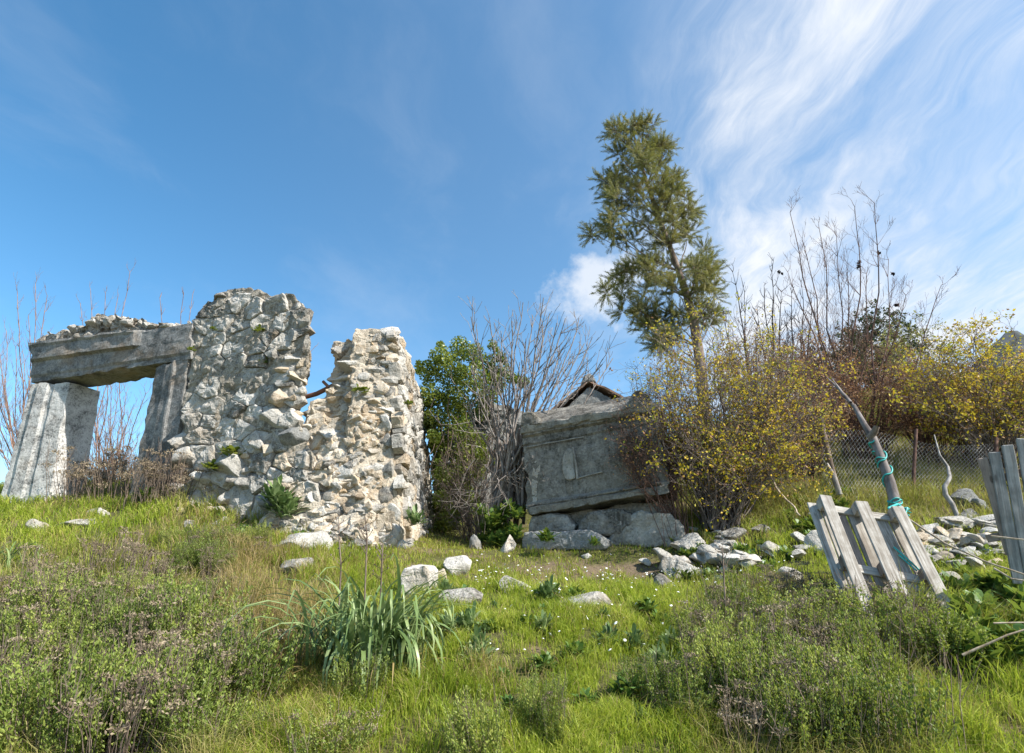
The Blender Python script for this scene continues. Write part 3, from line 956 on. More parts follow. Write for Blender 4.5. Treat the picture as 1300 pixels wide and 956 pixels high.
# broken near end: a ragged slope of rubble in earth
end_px = [(400, 700), (396, 640), (384, 580), (384, 540), (392, 515), (414, 500), (424, 470), (421, 434), (450, 432), (466, 436), (472, 424), (490, 417), (502, 416), (502, 470), (497, 540), (500, 620), (513, 700)]
rc = core('rubble_core', [at(x, y, YB + 0.22 + (700 - y) * 0.0022) for x, y in end_px], Vector((0, 1.1, 0)), M_MORTARW, ruin, 0.06, 0.10, 3, 6)
END = [(500, 434, 22, 14, M_WHITE), (484, 444, 20, 10, M_GREY), (502, 456, 20, 14, M_WARM), (470, 458, 18, 10, M_GREY), (498, 482, 22, 16, M_WHITE), (500, 500, 20, 16, M_WHITE), (498, 518, 22, 18, M_WHITE), (496, 560, 22, 20, M_WHITE), (502, 580, 20, 20, M_WHITE), (508, 640, 22, 20, M_WHITE), (462, 480, 18, 12, M_WHITE), (460, 498, 16, 10, M_GREY), (464, 520, 18, 12, M_WARM), (442, 447, 44, 30, M_GREY), (450, 466, 40, 20, M_WHITE), (436, 482, 34, 12, M_GREY), (432, 494, 30, 12, M_WHITE), (480, 432, 26, 14, M_GREY), (498, 424, 26, 14, M_GREY), (474, 446, 20, 12, M_WARM), (494, 444, 26, 14, M_WARM), (486, 458, 30, 12, M_WARM), (478, 470, 22, 12, M_GREY), (494, 466, 26, 12, M_WHITE),
       (482, 489, 38, 28, M_WARM), (480, 512, 36, 18, M_WARM), (442, 516, 22, 12, M_WHITE), (428, 527, 32, 16, M_WARM), (446, 504, 20, 10, M_WARM), (425, 508, 20, 10, M_WARM), (400, 525, 30, 16, M_WHITE), (394, 545, 28, 16, M_WARM), (421, 553, 36, 24, M_WHITE), (452, 535, 24, 12, M_WARM), (472, 545, 34, 22, M_WARM), (490, 538, 20, 22, M_WHITE),
       (440, 556, 16, 12, M_WARM), (460, 564, 20, 12, M_WARM), (406, 565, 26, 14, M_WARM), (480, 573, 44, 24, M_WHITE), (450, 580, 22, 14, M_WHITE), (430, 575, 22, 14, M_WARM), (395, 575, 22, 14, M_GREY), (472, 599, 34, 26, M_GREY), (492, 600, 20, 30, M_WHITE), (436, 598, 30, 24, M_WHITE), (412, 592, 26, 16, M_WARM), (470, 618, 40, 14, M_WARM),
       (450, 610, 20, 12, M_WARM), (420, 612, 24, 14, M_WARM), (400, 612, 28, 20, M_GREY), (466, 633, 34, 16, M_WARM), (488, 630, 26, 22, M_WHITE), (444, 628, 24, 14, M_WHITE), (424, 630, 24, 14, M_WARM), (404, 636, 36, 18, M_WHITE), (470, 650, 34, 20, M_GREY), (494, 652, 26, 22, M_WHITE), (448, 648, 26, 14, M_WARM),
       (424, 650, 22, 12, M_WHITE), (394, 658, 34, 20, M_GREY), (478, 668, 30, 18, M_WHITE), (500, 676, 26, 20, M_WHITE), (458, 668, 24, 16, M_WARM), (432, 672, 30, 16, M_WHITE), (408, 672, 24, 14, M_WARM), (486, 686, 26, 14, M_WHITE), (510, 694, 22, 16, M_WHITE), (462, 688, 22, 12, M_WARM)]
core_r = core('rubble_bank', [at(322, 708, 8.75), at(334, 640, 9.05), at(352, 590, 9.25), at(380, 545, 9.4), at(400, 522, 9.5), at(424, 540, 9.4), at(470, 600, 9.15), at(480, 708, 8.7)], Vector((0, 1.6, 0)), M_MORTARW, None, 0.08, 0.13, 3, 9)
core_r['kind'] = 'structure'
et = bvh_of(rc, core_r, side)
def end_edge(y):
    return np.interp(y, [420, 480, 560, 640, 700], [503, 499, 495, 502, 514])


for px, py, w, h, mt in END:
    if px > end_edge(py) + 2:
        continue
    px = min(px, end_edge(py) - w * .3)
    embed(et, px, py, w * 1.12, h * 1.12, mt, ruin, 'b' if w > 26 else 's', rnd.uniform(-0.25, 0.25), 0.10 if py < 560 else 0.06)
for k in range(380):                               # small stones packed between the big ones
    px, py = rnd.uniform(396, 512), rnd.uniform(418, 700)
    if not inside((px, py), [(x, y) for x, y in end_px]) or px > end_edge(py) - 5:
        continue
    w = rnd.uniform(5, 15)
    embed(et, px, py, w, w * rnd.uniform(0.55, 0.9), rnd.choice([M_WARM, M_WHITE, M_WARM]), ruin, 's', rnd.uniform(-0.5, 0.5), 0.06)
ft_ = bvh_of(pc, core_r, go)
FOOT_LABEL = {0: 'wide grey block jutting from the pier foot towards the right door jamb', 2: 'largest pale angular block beside the dark leafy plant at the pier foot',
              3: 'grey block jutting out highest at the right corner of the tall pier foot', 4: 'ochre block set high on the right corner of the tall pier foot',
              5: 'dark grey block under the jutting ones at the right corner of pier foot', 8: 'long flat pale block below the dark leafy plant on the pier',
              15: 'dark block half hidden behind the grey green leafy plant below the pier', 19: 'long flat whitish stone lowest in the grass under the tall pier'}
for i, (px, py, w, h, mt) in enumerate(FOOT):
    o = embed(ft_, px, py, w, h, mt, None, 'b', rnd.uniform(-0.4, 0.4), 0.34, 0.8, 'fallen_stone')
    if o:
        tag(o, FOOT_LABEL.get(i, 'angular fallen limestone block at the foot of the tall ruined pier'), 'stone', 'fallen stones below the tall pier')
for k in range(90):
    px, py = rnd.uniform(225, 345), rnd.uniform(575, 660)
    w = rnd.uniform(6, 18)
    o = embed(ft_, px, py, w, w * rnd.uniform(.5, .9), rnd.choice([M_GREY, M_WHITE, M_WARM]), None, 's', rnd.uniform(-.5, .5), 0.2, 0.8, 'rubble_stone')
    if o:
        tag(o, 'small rubble stone among the fallen blocks below the tall pier', 'stone', 'rubble below the tall pier')
# slope of rubble joining pier and lower wall
for k in range(120):
    px, py = rnd.uniform(335, 470), rnd.uniform(575, 700)
    w = rnd.uniform(9, 24)
    o = embed(et, px, py, w, w * rnd.uniform(0.5, 0.85), rnd.choice([M_WARM, M_WHITE, M_GREY, M_WHITE]), None, 'b' if w > 18 else 's', rnd.uniform(-0.5, 0.5), 0.1, 0.8, 'rubble_stone')
    if o is None:
        continue
    tag(o, 'small rubble stone lying in the slope between the two ruined walls', 'stone', 'rubble between the ruined walls')

# rusty beam left between the walls
T = Tubes()
T.add([at(380, 506, 9.9), at(402, 500, 9.8), at(428, 487, 9.7)], 0.045, 6)
T.add([at(418, 492, 9.6), at(410, 484, 9.6)], 0.03, 5)
tag(link('rusty_beam', T.mesh('rusty_beam', M_RUST)), 'rusty iron beam stuck across the gap between the two ruined walls', 'beam')

# ------------------------------------------------------------------ the tomb
TP = at(668, 650, 9.9)
TU = Vector((1, -0.40, 0)).normalized()
TN = Vector((TU.y, -TU.x, 0))


def tp(px, py, d=0.0):
    return on_plane(px, py, TP + TN * d, TN)


tomb = thing('stone_sarcophagus', 'big dark grey stone sarcophagus with gabled lid sunk askew on the terrace', 'sarcophagus', tp(760, 690))


def chest_profile(s, t):
    d = 0.0
    if t < 0.10:
        d = 0.10
    elif t < 0.145:
        d = 0.05
    if t > 0.80:
        d = 0.03
    if t > 0.90:
        d = 0.09
    return d


slab('chest', [tp(669, 655), tp(852, 626), tp(832, 516), tp(664, 547)], TN * -1.3, M_TOMB, tomb, 36, 40, jit=0.010, seed=12, chip=0.05, profile=chest_profile)
slab('cornice', [tp(660, 551, 0.12), tp(838, 519, 0.12), tp(836, 509, 0.16), tp(659, 540, 0.16)], TN * -1.5, M_TOMB, tomb, 30, 4, jit=0.012, seed=14, chip=0.07)
# gabled lid with a horn at each corner
a0, a1 = tp(684, 539, 0.10), tp(826, 513, 0.10)
upz = Vector((0, 0, 1))
r0, r1 = tp(682, 520, 0.10) + TN * -0.75, tp(806, 500, 0.10) + TN * -0.75
r0, r1 = on_plane(677, 524, TP - TN * 0.65, TN), on_plane(822, 499, TP - TN * 0.65, TN)
b0, b1 = a0 - TN * 1.5, a1 - TN * 1.5
bm = bmesh.new()
vs = [[bm.verts.new(a0.lerp(a1, k / 20) + mn.noise_vector(a0.lerp(a1, k / 20) * 4) * 0.015), bm.verts.new(r0.lerp(r1, k / 20) + mn.noise_vector(r0.lerp(r1, k / 20) * 4) * 0.02), bm.verts.new(b0.lerp(b1, k / 20))] for k in range(21)]
for k in range(20):
    for q in range(3):
        bm.faces.new([vs[k][q], vs[k + 1][q], vs[k + 1][(q + 1) % 3], vs[k][(q + 1) % 3]])
bm.faces.new(vs[0])
bm.faces.new(vs[-1])
bmesh.ops.recalc_face_normals(bm, faces=bm.faces[:])
me = bpy.data.meshes.new('lid')
bm.to_mesh(me)
bm.free()
me.materials.append(M_TOMB)
lid = link('lid', me, tomb)
for pts, sd in (([(661, 542), (688, 538), (682, 528), (676, 522), (668, 521), (661, 526)], 1), ([(786, 521), (828, 515), (824, 502), (814, 493), (804, 497), (796, 508)], 2)):
    core('corner_horn', [tp(x, y, 0.16) for x, y in pts], TN * -0.5, M_TOMB, lid, 0.035, 0.02, 5, sd)
# carved relief: half round shield with an upright ridge and a ledge
arc = [(726 + 11 * math.cos(a) - 2, 589 + 21 * math.sin(a)) for a in np.linspace(math.radians(95), math.radians(265), 12)]
core('relief', [tp(x, y, 0.035) for x, y in arc + [(728, 569), (730, 606)]], TN * -0.06, M_TOMB, tomb, 0.02, 0.012, 6, 3)
T = Tubes()
T.add([tp(x, y, 0.05) for x, y in [(727, 568), (730, 582), (732, 596), (733, 608)]], 0.020, 6)
T.add([tp(x, y, 0.035) for x, y in [(734, 607), (748, 603), (765, 599)]], 0.013, 6)
link('relief_ridge', T.mesh('relief_ridge', M_TOMB), tomb)
for r_, d_, pts in ((.020, .075, [(670, 643), (720, 635), (780, 624), (846, 612)]), (.014, .062, [(670, 649), (720, 641), (780, 630), (848, 618)]), (.013, .045, [(667, 568), (710, 560), (745, 554)])):
    T = Tubes()
    fine = []
    P0 = [tp(x, y, d_) for x, y in pts]
    for a_, b_ in zip(P0, P0[1:]):
        for q in range(10):
            p = a_.lerp(b_, q / 10)
            fine.append(p + mn.noise_vector(p * 5) * .008)
    T.add(fine, [r_ * (1 + .5 * mn.noise(p * 6)) for p in fine], 6)
    link('moulding', T.mesh('moulding', M_TOMB), tomb)
core('pale_patch', [tp(x, y, 0.006) for x, y in [(676, 640), (681, 640), (682, 615), (686, 600), (685, 584), (680, 580), (676, 590), (674, 612)]], TN * -0.05, M_WHITE, tomb, 0.02, 0.012, 6, 7)
for lab, pts, dep, off, sd in [('broken dark marble block under the left end of the sarcophagus', [(670, 676), (728, 676), (730, 666), (718, 653), (700, 652), (672, 654)], 0.9, 0.05, 1),
                               ('long rounded dark block wedged under the middle of the sarcophagus', [(733, 672), (742, 682), (790, 678), (806, 660), (801, 650), (780, 646), (748, 652), (734, 662)], 0.9, 0.1, 2),
                               ('large tilted dark block under the right end of the sarcophagus', [(772, 696), (874, 692), (868, 668), (850, 652), (812, 648), (796, 656), (774, 670)], 0.7, 0.08, 3),
                               ('low mossy grey slab lying in front of the sarcophagus base', [(662, 699), (770, 699), (768, 683), (748, 674), (664, 674)], 0.7, 0.35, 4)]:
    o = core('stone_block', [tp(x, y, off) for x, y in pts], TN * -dep, M_TOMB if sd != 4 else M_DARK, None, 0.05, 0.045, 3, sd)
    tag(o, lab, 'stone block')

core('inner_fill', [tp(676, 690, -.35), tp(860, 684, -.35), tp(850, 632, -.35), tp(676, 656, -.35)], TN * -.7, M_TOMB, tomb, 0.06, 0.05, 3, 8)
# rocky bank behind ivy and fig, dark stone standing in for its shade
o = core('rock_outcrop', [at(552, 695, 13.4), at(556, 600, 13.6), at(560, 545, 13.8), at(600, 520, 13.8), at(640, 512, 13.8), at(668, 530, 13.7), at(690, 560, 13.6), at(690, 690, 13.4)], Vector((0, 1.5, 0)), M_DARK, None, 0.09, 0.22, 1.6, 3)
tag(o, 'rock outcrop darkened to stand for shade behind the ivy and the bare fig', 'rock')

# little stone hut with a tiled gable behind the tomb
HY = 16.0
hl, hr, hp = at(706, 522, HY), at(792, 508, HY), at(747, 486, HY)
hut = thing('stone_hut', 'small stone hut with a brown tiled gable roof behind the sarcophagus', 'hut', Vector((hp.x, HY + 1, gz(hp.x, HY + 1))))
zb = gz(hp.x, HY) - 0.3
core('gable_wall', [Vector((hl.x + .1, HY, zb)), Vector((hr.x - .1, HY, zb)), hr + Vector((-.1, 0, -.08)), hp + Vector((0, 0, -0.1)), hl + Vector((.1, 0, -.08))], Vector((0, 2.2, 0)), M_DARK, hut, 0.08, 0.02, 3, 3)
for A_, B_ in ((hl + Vector((-.2, 0, -.08)), hp), (hp, hr + Vector((.2, 0, -.08)))):
    d = (B_ - A_)
    rf = slab('roof', [A_ + Vector((0, -.12, 0)), B_ + Vector((0, -.12, 0)), B_ + Vector((0, -.12, .07)), A_ + Vector((0, -.12, .07))], Vector((0, 2.4, 0)), M_TILE, hut, 8, 1, jit=0.02, seed=4, chip=0.03)
core('ridge_cap', [hp + Vector((-.22, -.14, -.02)), hp + Vector((.24, -.14, -.02)), hp + Vector((.16, -.14, .2)), hp + Vector((-.02, -.14, .28)), hp + Vector((-.14, -.14, .2))], Vector((0, .4, 0)), M_DARK, hut, 0.05, 0.03, 4, 2)

# ------------------------------------------------------------------ loose stones in the grass and the heaps
BOULD = [(385, 688, 76, 30, M_WHITE, 'pale grey boulder lying in grass below the rubble slope'), (378, 718, 44, 22, M_WHITE, 'flat pale stone half sunk in grass below the big pale boulder'),
         (396, 662, 42, 22, M_GREY, 'grey stone above the pale boulder at the rubble slope foot'),
         (580, 718, 32, 26, M_GREY, 'pointed grey stone standing in grass beside the upright block'), (660, 743, 52, 20, M_GREY, 'long grey stone lying in the lawn nearest the middle'),
         (740, 766, 72, 22, M_WHITE, 'flat whitish stone in the lawn in front of the soil bank'), (556, 735, 22, 24, M_WARM, 'small brown stone leaning on the upright block'),
         (585, 760, 50, 26, M_GREY, 'rough low rock sunk in grass to the right of strap leaves'), (746, 706, 15, 7, M_WHITE, 'small white stone on top of the soil bank'),
         (102, 664, 60, 12, M_WHITE, 'flat pale slab lying in grass before the doorway'), (52, 668, 28, 16, M_WHITE, 'pale stone at the foot of the left doorway jamb'), (120, 650, 14, 11, M_WHITE, 'small white stone between the doorway jambs'), (132, 651, 12, 12, M_WHITE, 'small white stone in the doorway beside its twin'),
         (604, 688, 16, 18, M_DARK, 'dark upright stone in shade beside the bare fig'), (645, 690, 20, 22, M_GREY, 'grey stone at the left corner of the sarcophagus base'),
         (1226, 633, 36, 28, M_DARK, 'round dark grey boulder behind the pale stones near slat fence'), (1247, 642, 22, 20, M_DARK, 'dark stone next to the round boulder by the slat fence'),
         (1208, 742, 48, 30, M_GREY, 'rough grey boulder beside the right edge of the pallet'), (1240, 737, 26, 16, M_GREY, 'low grey stone between rough boulder and slat fence'),
         (1214, 665, 44, 22, M_WHITE, 'large white stone on top of the pale heap by slat fence'), (1232, 655, 26, 18, M_WHITE, 'tilted white slab behind the pale heap by slat fence'),
         (1188, 695, 26, 18, M_WHITE, 'rounded white stone at the heap edge near the pallet'), (1215, 708, 22, 30, M_WHITE, 'upright white shard in the pale heap'),
         (1010, 735, 46, 26, M_GREY, 'pale grey rock amid dry heads left of the pallet'), (1042, 690, 40, 32, M_GREY, 'rough grey rock touching the left side of the pallet'), (1045, 655, 28, 24, M_GREY, 'striped grey stone behind the top left corner of pallet'),
         (865, 718, 52, 26, M_GREY, 'largest grey rock at the left end of the whitish heap'), (843, 738, 26, 18, M_WHITE, 'white stone at the lower left of the whitish heap'), (880, 690, 42, 26, M_WHITE, 'long white stone at the upper left of the whitish heap')]
for px, py, w, h, mt, lab in BOULD:
    o = rock_px('stone', px, py, w, h, mt, 'b', roll=rnd.uniform(-0.15, 0.15), sink=0.42)
    tag(o, lab, 'stone')
# upright squared block
yb_ = gpx(525, 764).y
o = core('stone_block', [at(x, y, yb_) for x, y in [(506, 772), (543, 770), (545, 726), (541, 719), (513, 721), (508, 731)]], Vector((0.05, 0.34, 0.02)), M_GREY, None, 0.022, 0.022, 5, 4)
tag(o, 'upright squared grey block standing in the grass behind the strap leaved plant', 'stone block')
for k in range(48):                                # whitish heap left of the pallet
    px, py = rnd.gauss(935, 48), rnd.gauss(708, 17)
    w = rnd.uniform(12, 34)
    o = rock_px('stone', px, py, w, w * rnd.uniform(0.5, 0.8), rnd.choice([M_WHITE, M_WHITE, M_GREY]), 'b' if w > 22 else 's', roll=rnd.uniform(-0.5, 0.5), sink=-0.25)
    tag(o, 'whitish stone in the low overgrown heap left of the pallet', 'stone', 'stones of the overgrown heap left of the pallet')
for k in range(105):                                # pale heap by the slat fence
    px = rnd.uniform(1160, 1268)
    py = rnd.gauss(697, 13) - (px - 1215) * 0.08
    w = rnd.uniform(10, 30)
    o = rock_px('stone', px, py, w, w * rnd.uniform(0.6, 0.95), rnd.choice([M_WHITE, M_WARM, M_WHITE, M_WHITE]), 'b' if w > 20 else 's', roll=rnd.uniform(-0.6, 0.6), sink=-0.45)
    tag(o, 'cream coloured stone in the heap between pallet and slat fence', 'stone', 'stones of the pale heap by the slat fence')
for k in range(60):                                # scattered around the ruins' feet
    px, py = rnd.uniform(225, 480), rnd.uniform(640, 705)
    w = rnd.uniform(7, 18)
    o = rock_px('stone', px, py, w, w * 0.6, rnd.choice([M_WHITE, M_GREY, M_WARM]), 's', roll=rnd.uniform(-0.5, 0.5))
    tag(o, 'small stone scattered in the grass below the ruined walls', 'stone', 'small stones scattered below the ruins')

# ------------------------------------------------------------------ timber: pallet, slat fence, poles
_pl = random.Random(7)


def plank(name, p0, p1, width, thick, nrm, mat, parent, chip=0.004):
    z = (p1 - p0)
    L = z.length
    z.normalize()
    y = (nrm - z * nrm.dot(z)).normalized()
    x = y.cross(z)
    bm = bmesh.new()
    bmesh.ops.create_cube(bm, size=1)
    es = [e for e in bm.edges if abs((e.verts[0].co - e.verts[1].co).z) > 0.5]
    bmesh.ops.subdivide_edges(bm, edges=es, cuts=7, use_grid_fill=True)
    bmesh.ops.scale(bm, vec=(width, thick, L), verts=bm.verts)
    bmesh.ops.bevel(bm, geom=[e for e in bm.edges if len(e.link_faces) == 2 and e.calc_face_angle(0) > 1.0], offset=min(0.005, thick * 0.2), segments=1, affect='EDGES')
    warp = _pl.uniform(-1, 1) * 0.008
    sd = Vector((_pl.uniform(0, 90), 0, 0))
    for v in bm.verts:
        t = v.co.z / L
        v.co.x += warp * math.cos(t * 3) + mn.noise(v.co * 6 + sd) * chip
        v.co.y += mn.noise(v.co * 5 + sd * 2) * chip
        if abs(t) > 0.49:
            v.co.z += mn.noise(Vector((v.co.x * 25, v.co.y * 12, t)) + sd) * 0.02
    me = bpy.data.meshes.new(name)
    bm.to_mesh(me)
    bm.free()
    me.materials.append(mat)
    return place(name, me, basis(x, y, z, (p0 + p1) * 0.5), parent)


p_tl, p_tr, p_bl = at(1049, 634, 5.42), at(1141, 648, 5.30), at(1114, 800, 4.72)
PW = (p_tr - p_tl)
PLn = (p_bl - p_tl)
Wd, Ld = PW.length, PLn.length
PW.normalize()
PLn.normalize()
PN = PLn.cross(PW).normalized()
if PN.y > 0:
    PN = -PN
PLn = (PLn - PW * PLn.dot(PW) * 0.0).normalized()
pallet = thing('wooden_pallet', 'weathered grey wooden pallet leaning on the bank beside the roped pole', 'pallet', p_bl + PW * Wd * 0.5)


def pp(w, l, d):
    return p_tl + PW * (w * Wd) + PLn * (l * Ld) + PN * d


bw = 0.085 * Ld / 1.2 * 1.15
for w in (0.0, 0.5, 1.0):
    plank('runner', pp(w, -0.035, 0.0), pp(w, 1.03, 0.0), bw * (1.08 if w == .5 else 1), 0.026, PN, M_WOOD, pallet)
    for l in (0.0, 0.5, 1.0):
        plank('block', pp(w, l - 0.035, -0.055), pp(w, l + 0.05, -0.055), bw * 1.05, 0.078, PN, M_WOOD if l == 0 else M_WOODB, pallet)
for l in (0.01, 0.51, 1.0):
    plank('cross_board', pp(-0.09, l, -0.108), pp(1.07, l, -0.108), 0.085, 0.024, PN, M_WOOD, pallet)
for k, w in enumerate((-0.13, 0.06, 0.24, 0.43, 0.62, 0.81, 1.0)):
    plank('deck_board', pp(w, -0.03, -0.134), pp(w, 1.03, -0.134), 0.115 if k % 2 else 0.095, 0.022, PN, M_WOODB if k == 2 else M_WOOD, pallet)

FP = at(1285, 700, 5.0)
FU = Vector((1, -0.42, 0)).normalized()
FN = Vector((FU.y, -FU.x, 0))


def fp(px, py, d=0.0):
    return on_plane(px, py, FP + FN * d, FN)


fence = thing('slat_fence', 'grey weathered fence of upright wooden slats at the far edge of the stone heap', 'fence', fp(1290, 740))
fence['label'] = 'grey weathered fence of upright wooden slats beside the pale stone heap'
for k, (tx, ty, bx, by, wd, mt, d) in enumerate([(1247, 582, 1283, 705, 0.075, M_WOODB, 0.0), (1262, 574, 1294, 742, 0.086, M_WOODG, 0.02), (1279, 566, 1312, 750, 0.086, M_WOODG, 0.022), (1298, 558, 1332, 758, 0.086, M_WOODG, 0.02), (1318, 552, 1354, 766, 0.086, M_WOODG, 0.02), (1340, 545, 1378, 774, 0.086, M_WOODG, 0.02)]):
    plank('slat', fp(bx, by, d), fp(tx, ty, d), wd, 0.026, FN, mt, fence)
for k in range(6):
    p = fp(1378, 774, .02) + FU * .145 * (k + 1)
    plank('slat', p, fp(1340, 545, .02) + FU * .145 * (k + 1) + Vector((0, 0, rnd.uniform(-.04, .04))), 0.086, 0.026, FN, M_WOODG, fence)
for ty, by in ((612, 586), (684, 672)):
    plank('rail', fp(1252, ty, -0.03), fp(1252, ty, -0.03) + (fp(1395, by - 14, -0.03) - fp(1252, ty, -0.03)) * 2.1, 0.07, 0.035, FN, M_WOODB, fence)

pole = thing('leaning_pole', 'leaning grey tree pole with a split top tied with turquoise rope', 'pole', at(1141, 660, 6.2))
T = Tubes()
T.add([at(1146, 690, 6.1), at(1137, 640, 6.2), at(1130, 612, 6.28), at(1118, 580, 6.36), at(1108, 556, 6.45), at(1098, 540, 6.55), at(1084, 515, 6.75)], [.058, .060, .056, .048, .046, .034, .027], 9)
T.add([at(1086, 519, 6.73), at(1074, 504, 6.9), at(1061, 490, 7.1), at(1049, 478, 7.3)], [.025, .023, .014, .003], 5)
T.add([at(1080, 511, 6.75), at(1070, 500, 6.9), at(1056, 480, 7.1)], [.022, .02, .004], 5)
me = T.mesh('trunk', M_POLE)
link('trunk', me, pole)
T = Tubes()
T.add([at(1104, 556, 6.45), at(1110, 548, 6.4), at(1113, 541, 6.36)], [.045, .04, .032], 7)
link('branch_stub', T.mesh('branch_stub', M_TWIG_B), pole)
# rope wound round the pole
T = Tubes()
axis_pts = [(1137, 641, 6.2), (1134, 630, 6.22), (1128, 606, 6.3), (1121, 588, 6.34), (1113, 568, 6.4), (1107, 556, 6.45)]


def pole_pt(t):
    x = t * (len(axis_pts) - 1)
    k = min(int(x), len(axis_pts) - 2)
    return at(*axis_pts[k]).lerp(at(*axis_pts[k + 1]), x - k)


for t0, t1, turns, ph in ((0.0, 0.12, 3.0, 0), (0.28, 0.62, 1.1, 1.0), (0.55, 0.95, 1.3, 2.6), (0.60, 0.75, 1.5, .4)):
    pts = []
    for k in range(int(26 * turns)):
        f = k / (26 * turns - 1)
        a = ph + f * turns * 2 * math.pi
        pts.append(pole_pt(t0 + (t1 - t0) * f) + Vector((math.cos(a), math.sin(a), 0.25 * math.sin(a * 2.3))) * 0.064)
    T.add(pts, 0.009 + .004 * mn.noise(Vector((t0 * 9, 1, 2))), 5)
T.add([at(1141, 641, 6.08), at(1146, 646, 5.95), at(1152, 645, 5.8), at(1149, 651, 5.8), at(1154, 655, 5.8)], 0.012, 5)
T.add([at(1128, 650, 5.9), at(1140, 640, 5.6), at(1128, 645, 5.5), at(1135, 655, 5.4)], 0.013, 5)
for k in range(7):
    T.add([at(1151, 648, 5.8), at(1151 + rnd.uniform(-8, 8), 648 + rnd.uniform(-7, 7), 5.8 + rnd.uniform(-.05, .05))], 0.007, 4)
rope = link('rope', T.mesh('rope', M_ROPE))
tag(rope, 'turquoise rope wound round the leaning pole and knotted above the pallet', 'rope')
T = Tubes()
T.add([pp(.78, .28, -0.10), pp(.9, .40, -.08), pp(.98, .44, -.1)], 0.009, 5)
T.add([pp(.80, .34, -0.10), pp(.92, .46, -.08)], 0.008, 5)
tag(link('rope', T.mesh('rope', M_ROPE)), 'loose turquoise rope end caught between the pallet boards', 'rope')

# chain link fence on the slope behind
cl = thing('chain_link_fence', 'sagging chain link fence with leaning posts on the slope under the dry bushes', 'fence', at(1150, 640, 9.5))
c_bl, c_tl, c_br, c_tr = at(1040, 648, 9.6), at(1046, 548, 9.9), at(1262, 640, 9.4), at(1268, 566, 9.7)
T = Tubes()
nW, nH = 46, 14


def cpt(s, t):
    p = (c_bl.lerp(c_br, s)).lerp(c_tl.lerp(c_tr, s), t)
    return p + Vector((0, 0.10 * mn.noise(p * 0.9), 0.07 * t * math.sin(s * 7)))


for k in range(nW):
    pts = []
    for j in range(nH + 1):
        s = (k + (j % 2)) / nW
        pts.append(cpt(min(s, 1), j / nH) + Vector((0, 0.006 * (1 if j % 2 else -1), 0)))
    T.add(pts, 0.0022, 3)
    pts2 = [cpt(min((k + ((j + 1) % 2)) / nW, 1), j / nH) for j in range(nH + 1)]
    T.add(pts2, 0.0022, 3)
link('wire_mesh', T.mesh('wire_mesh', M_WIRE, False), cl)
for pts, r in (([(1068, 632, 9.55), (1056, 595, 9.6), (1048, 560, 9.7), (1042, 530, 9.8)], .045), ([(1160, 650, 9.45), (1160, 600, 9.5), (1163, 545, 9.6)], .03), ([(1262, 650, 9.4), (1265, 556, 9.6)], .035)):
    T = Tubes()
    T.add([at(*p) for p in pts], r, 6)
    link('post', T.mesh('post', M_TWIG_B if r > .04 else M_TWIG_R), cl)
T = Tubes()
T.add([at(1066, 628, 9.4), at(1058, 604, 9.42), at(1050, 588, 9.5)], [.05, .042, .016], 7)
tag(link('stump', T.mesh('stump', M_TWIG_W)), 'short pale broken stump leaning against the chain link fence post', 'stump')
T = Tubes()
T.add([at(1216, 658, 8.4), at(1209, 640, 8.45), at(1200, 628, 8.5), at(1199, 618, 8.5), at(1206, 606, 8.55), at(1203, 592, 8.65), at(1193, 578, 8.7), at(1186, 552, 8.9)], [.035, .036, .038, .034, .028, .022, .016, .008], 8)
tag(link('twisted_branch', T.mesh('twisted_branch', M_TWIG_W)), 'pale twisted bare branch rising from behind the white stones', 'branch')
for pts, r, lab, mt in [([(968, 592, 9.6), (985, 618, 8.9), (1004, 640, 8.2), (1016, 655, 7.7)], .018, 'straight pale stick leaning out of the yellow bush towards the pallet', M_CANE),
                        ([(1155, 660, 6.0), (1200, 690, 5.4), (1250, 712, 4.9), (1320, 737, 4.4)], .011, 'long dry cane slanting from the pole across the slat fence', M_CANE),
                        ([(1258, 681, 4.85), (1290, 685, 4.6), (1330, 688, 4.4)], .009, 'thin dry cane lying level across the slat fence', M_CANE),
                        ([(1262, 722, 4.7), (1285, 735, 4.5), (1330, 742, 4.3)], .009, 'thin dry cane bent across the foot of the slat fence', M_CANE),
                        ([(1222, 832, 4.15), (1250, 820, 4.1), (1280, 806, 4.05), (1315, 795, 4.0)], .010, 'dry forked stick poking out of dark grass below the slat fence', M_CANE),
                        ([(1262, 791, 4.2), (1290, 790, 4.15), (1330, 789, 4.1)], .007, 'thin straight twig above the forked stick below the slat fence', M_CANE),
                        ([(240, 806, 4.7), (262, 830, 4.4), (280, 862, 4.1)], .007, 'thin brown stick arching out of the thyme beside dry grass', M_TWIG_B)]:
    T = Tubes()
    P0 = [at(*p) for p in pts]
    fine = []
    for a_, b_ in zip(P0, P0[1:]):
        for q in range(4):
            p = a_.lerp(b_, q / 4)
            fine.append(p + mn.noise_vector(p * 3) * r * 1.5)
    fine.append(P0[-1])
    T.add(fine, [r * (1 - 0.5 * k / len(fine)) for k in range(len(fine))], 5)
    tag(link('dry_stick', T.mesh('dry_stick', mt)), lab, 'stick')

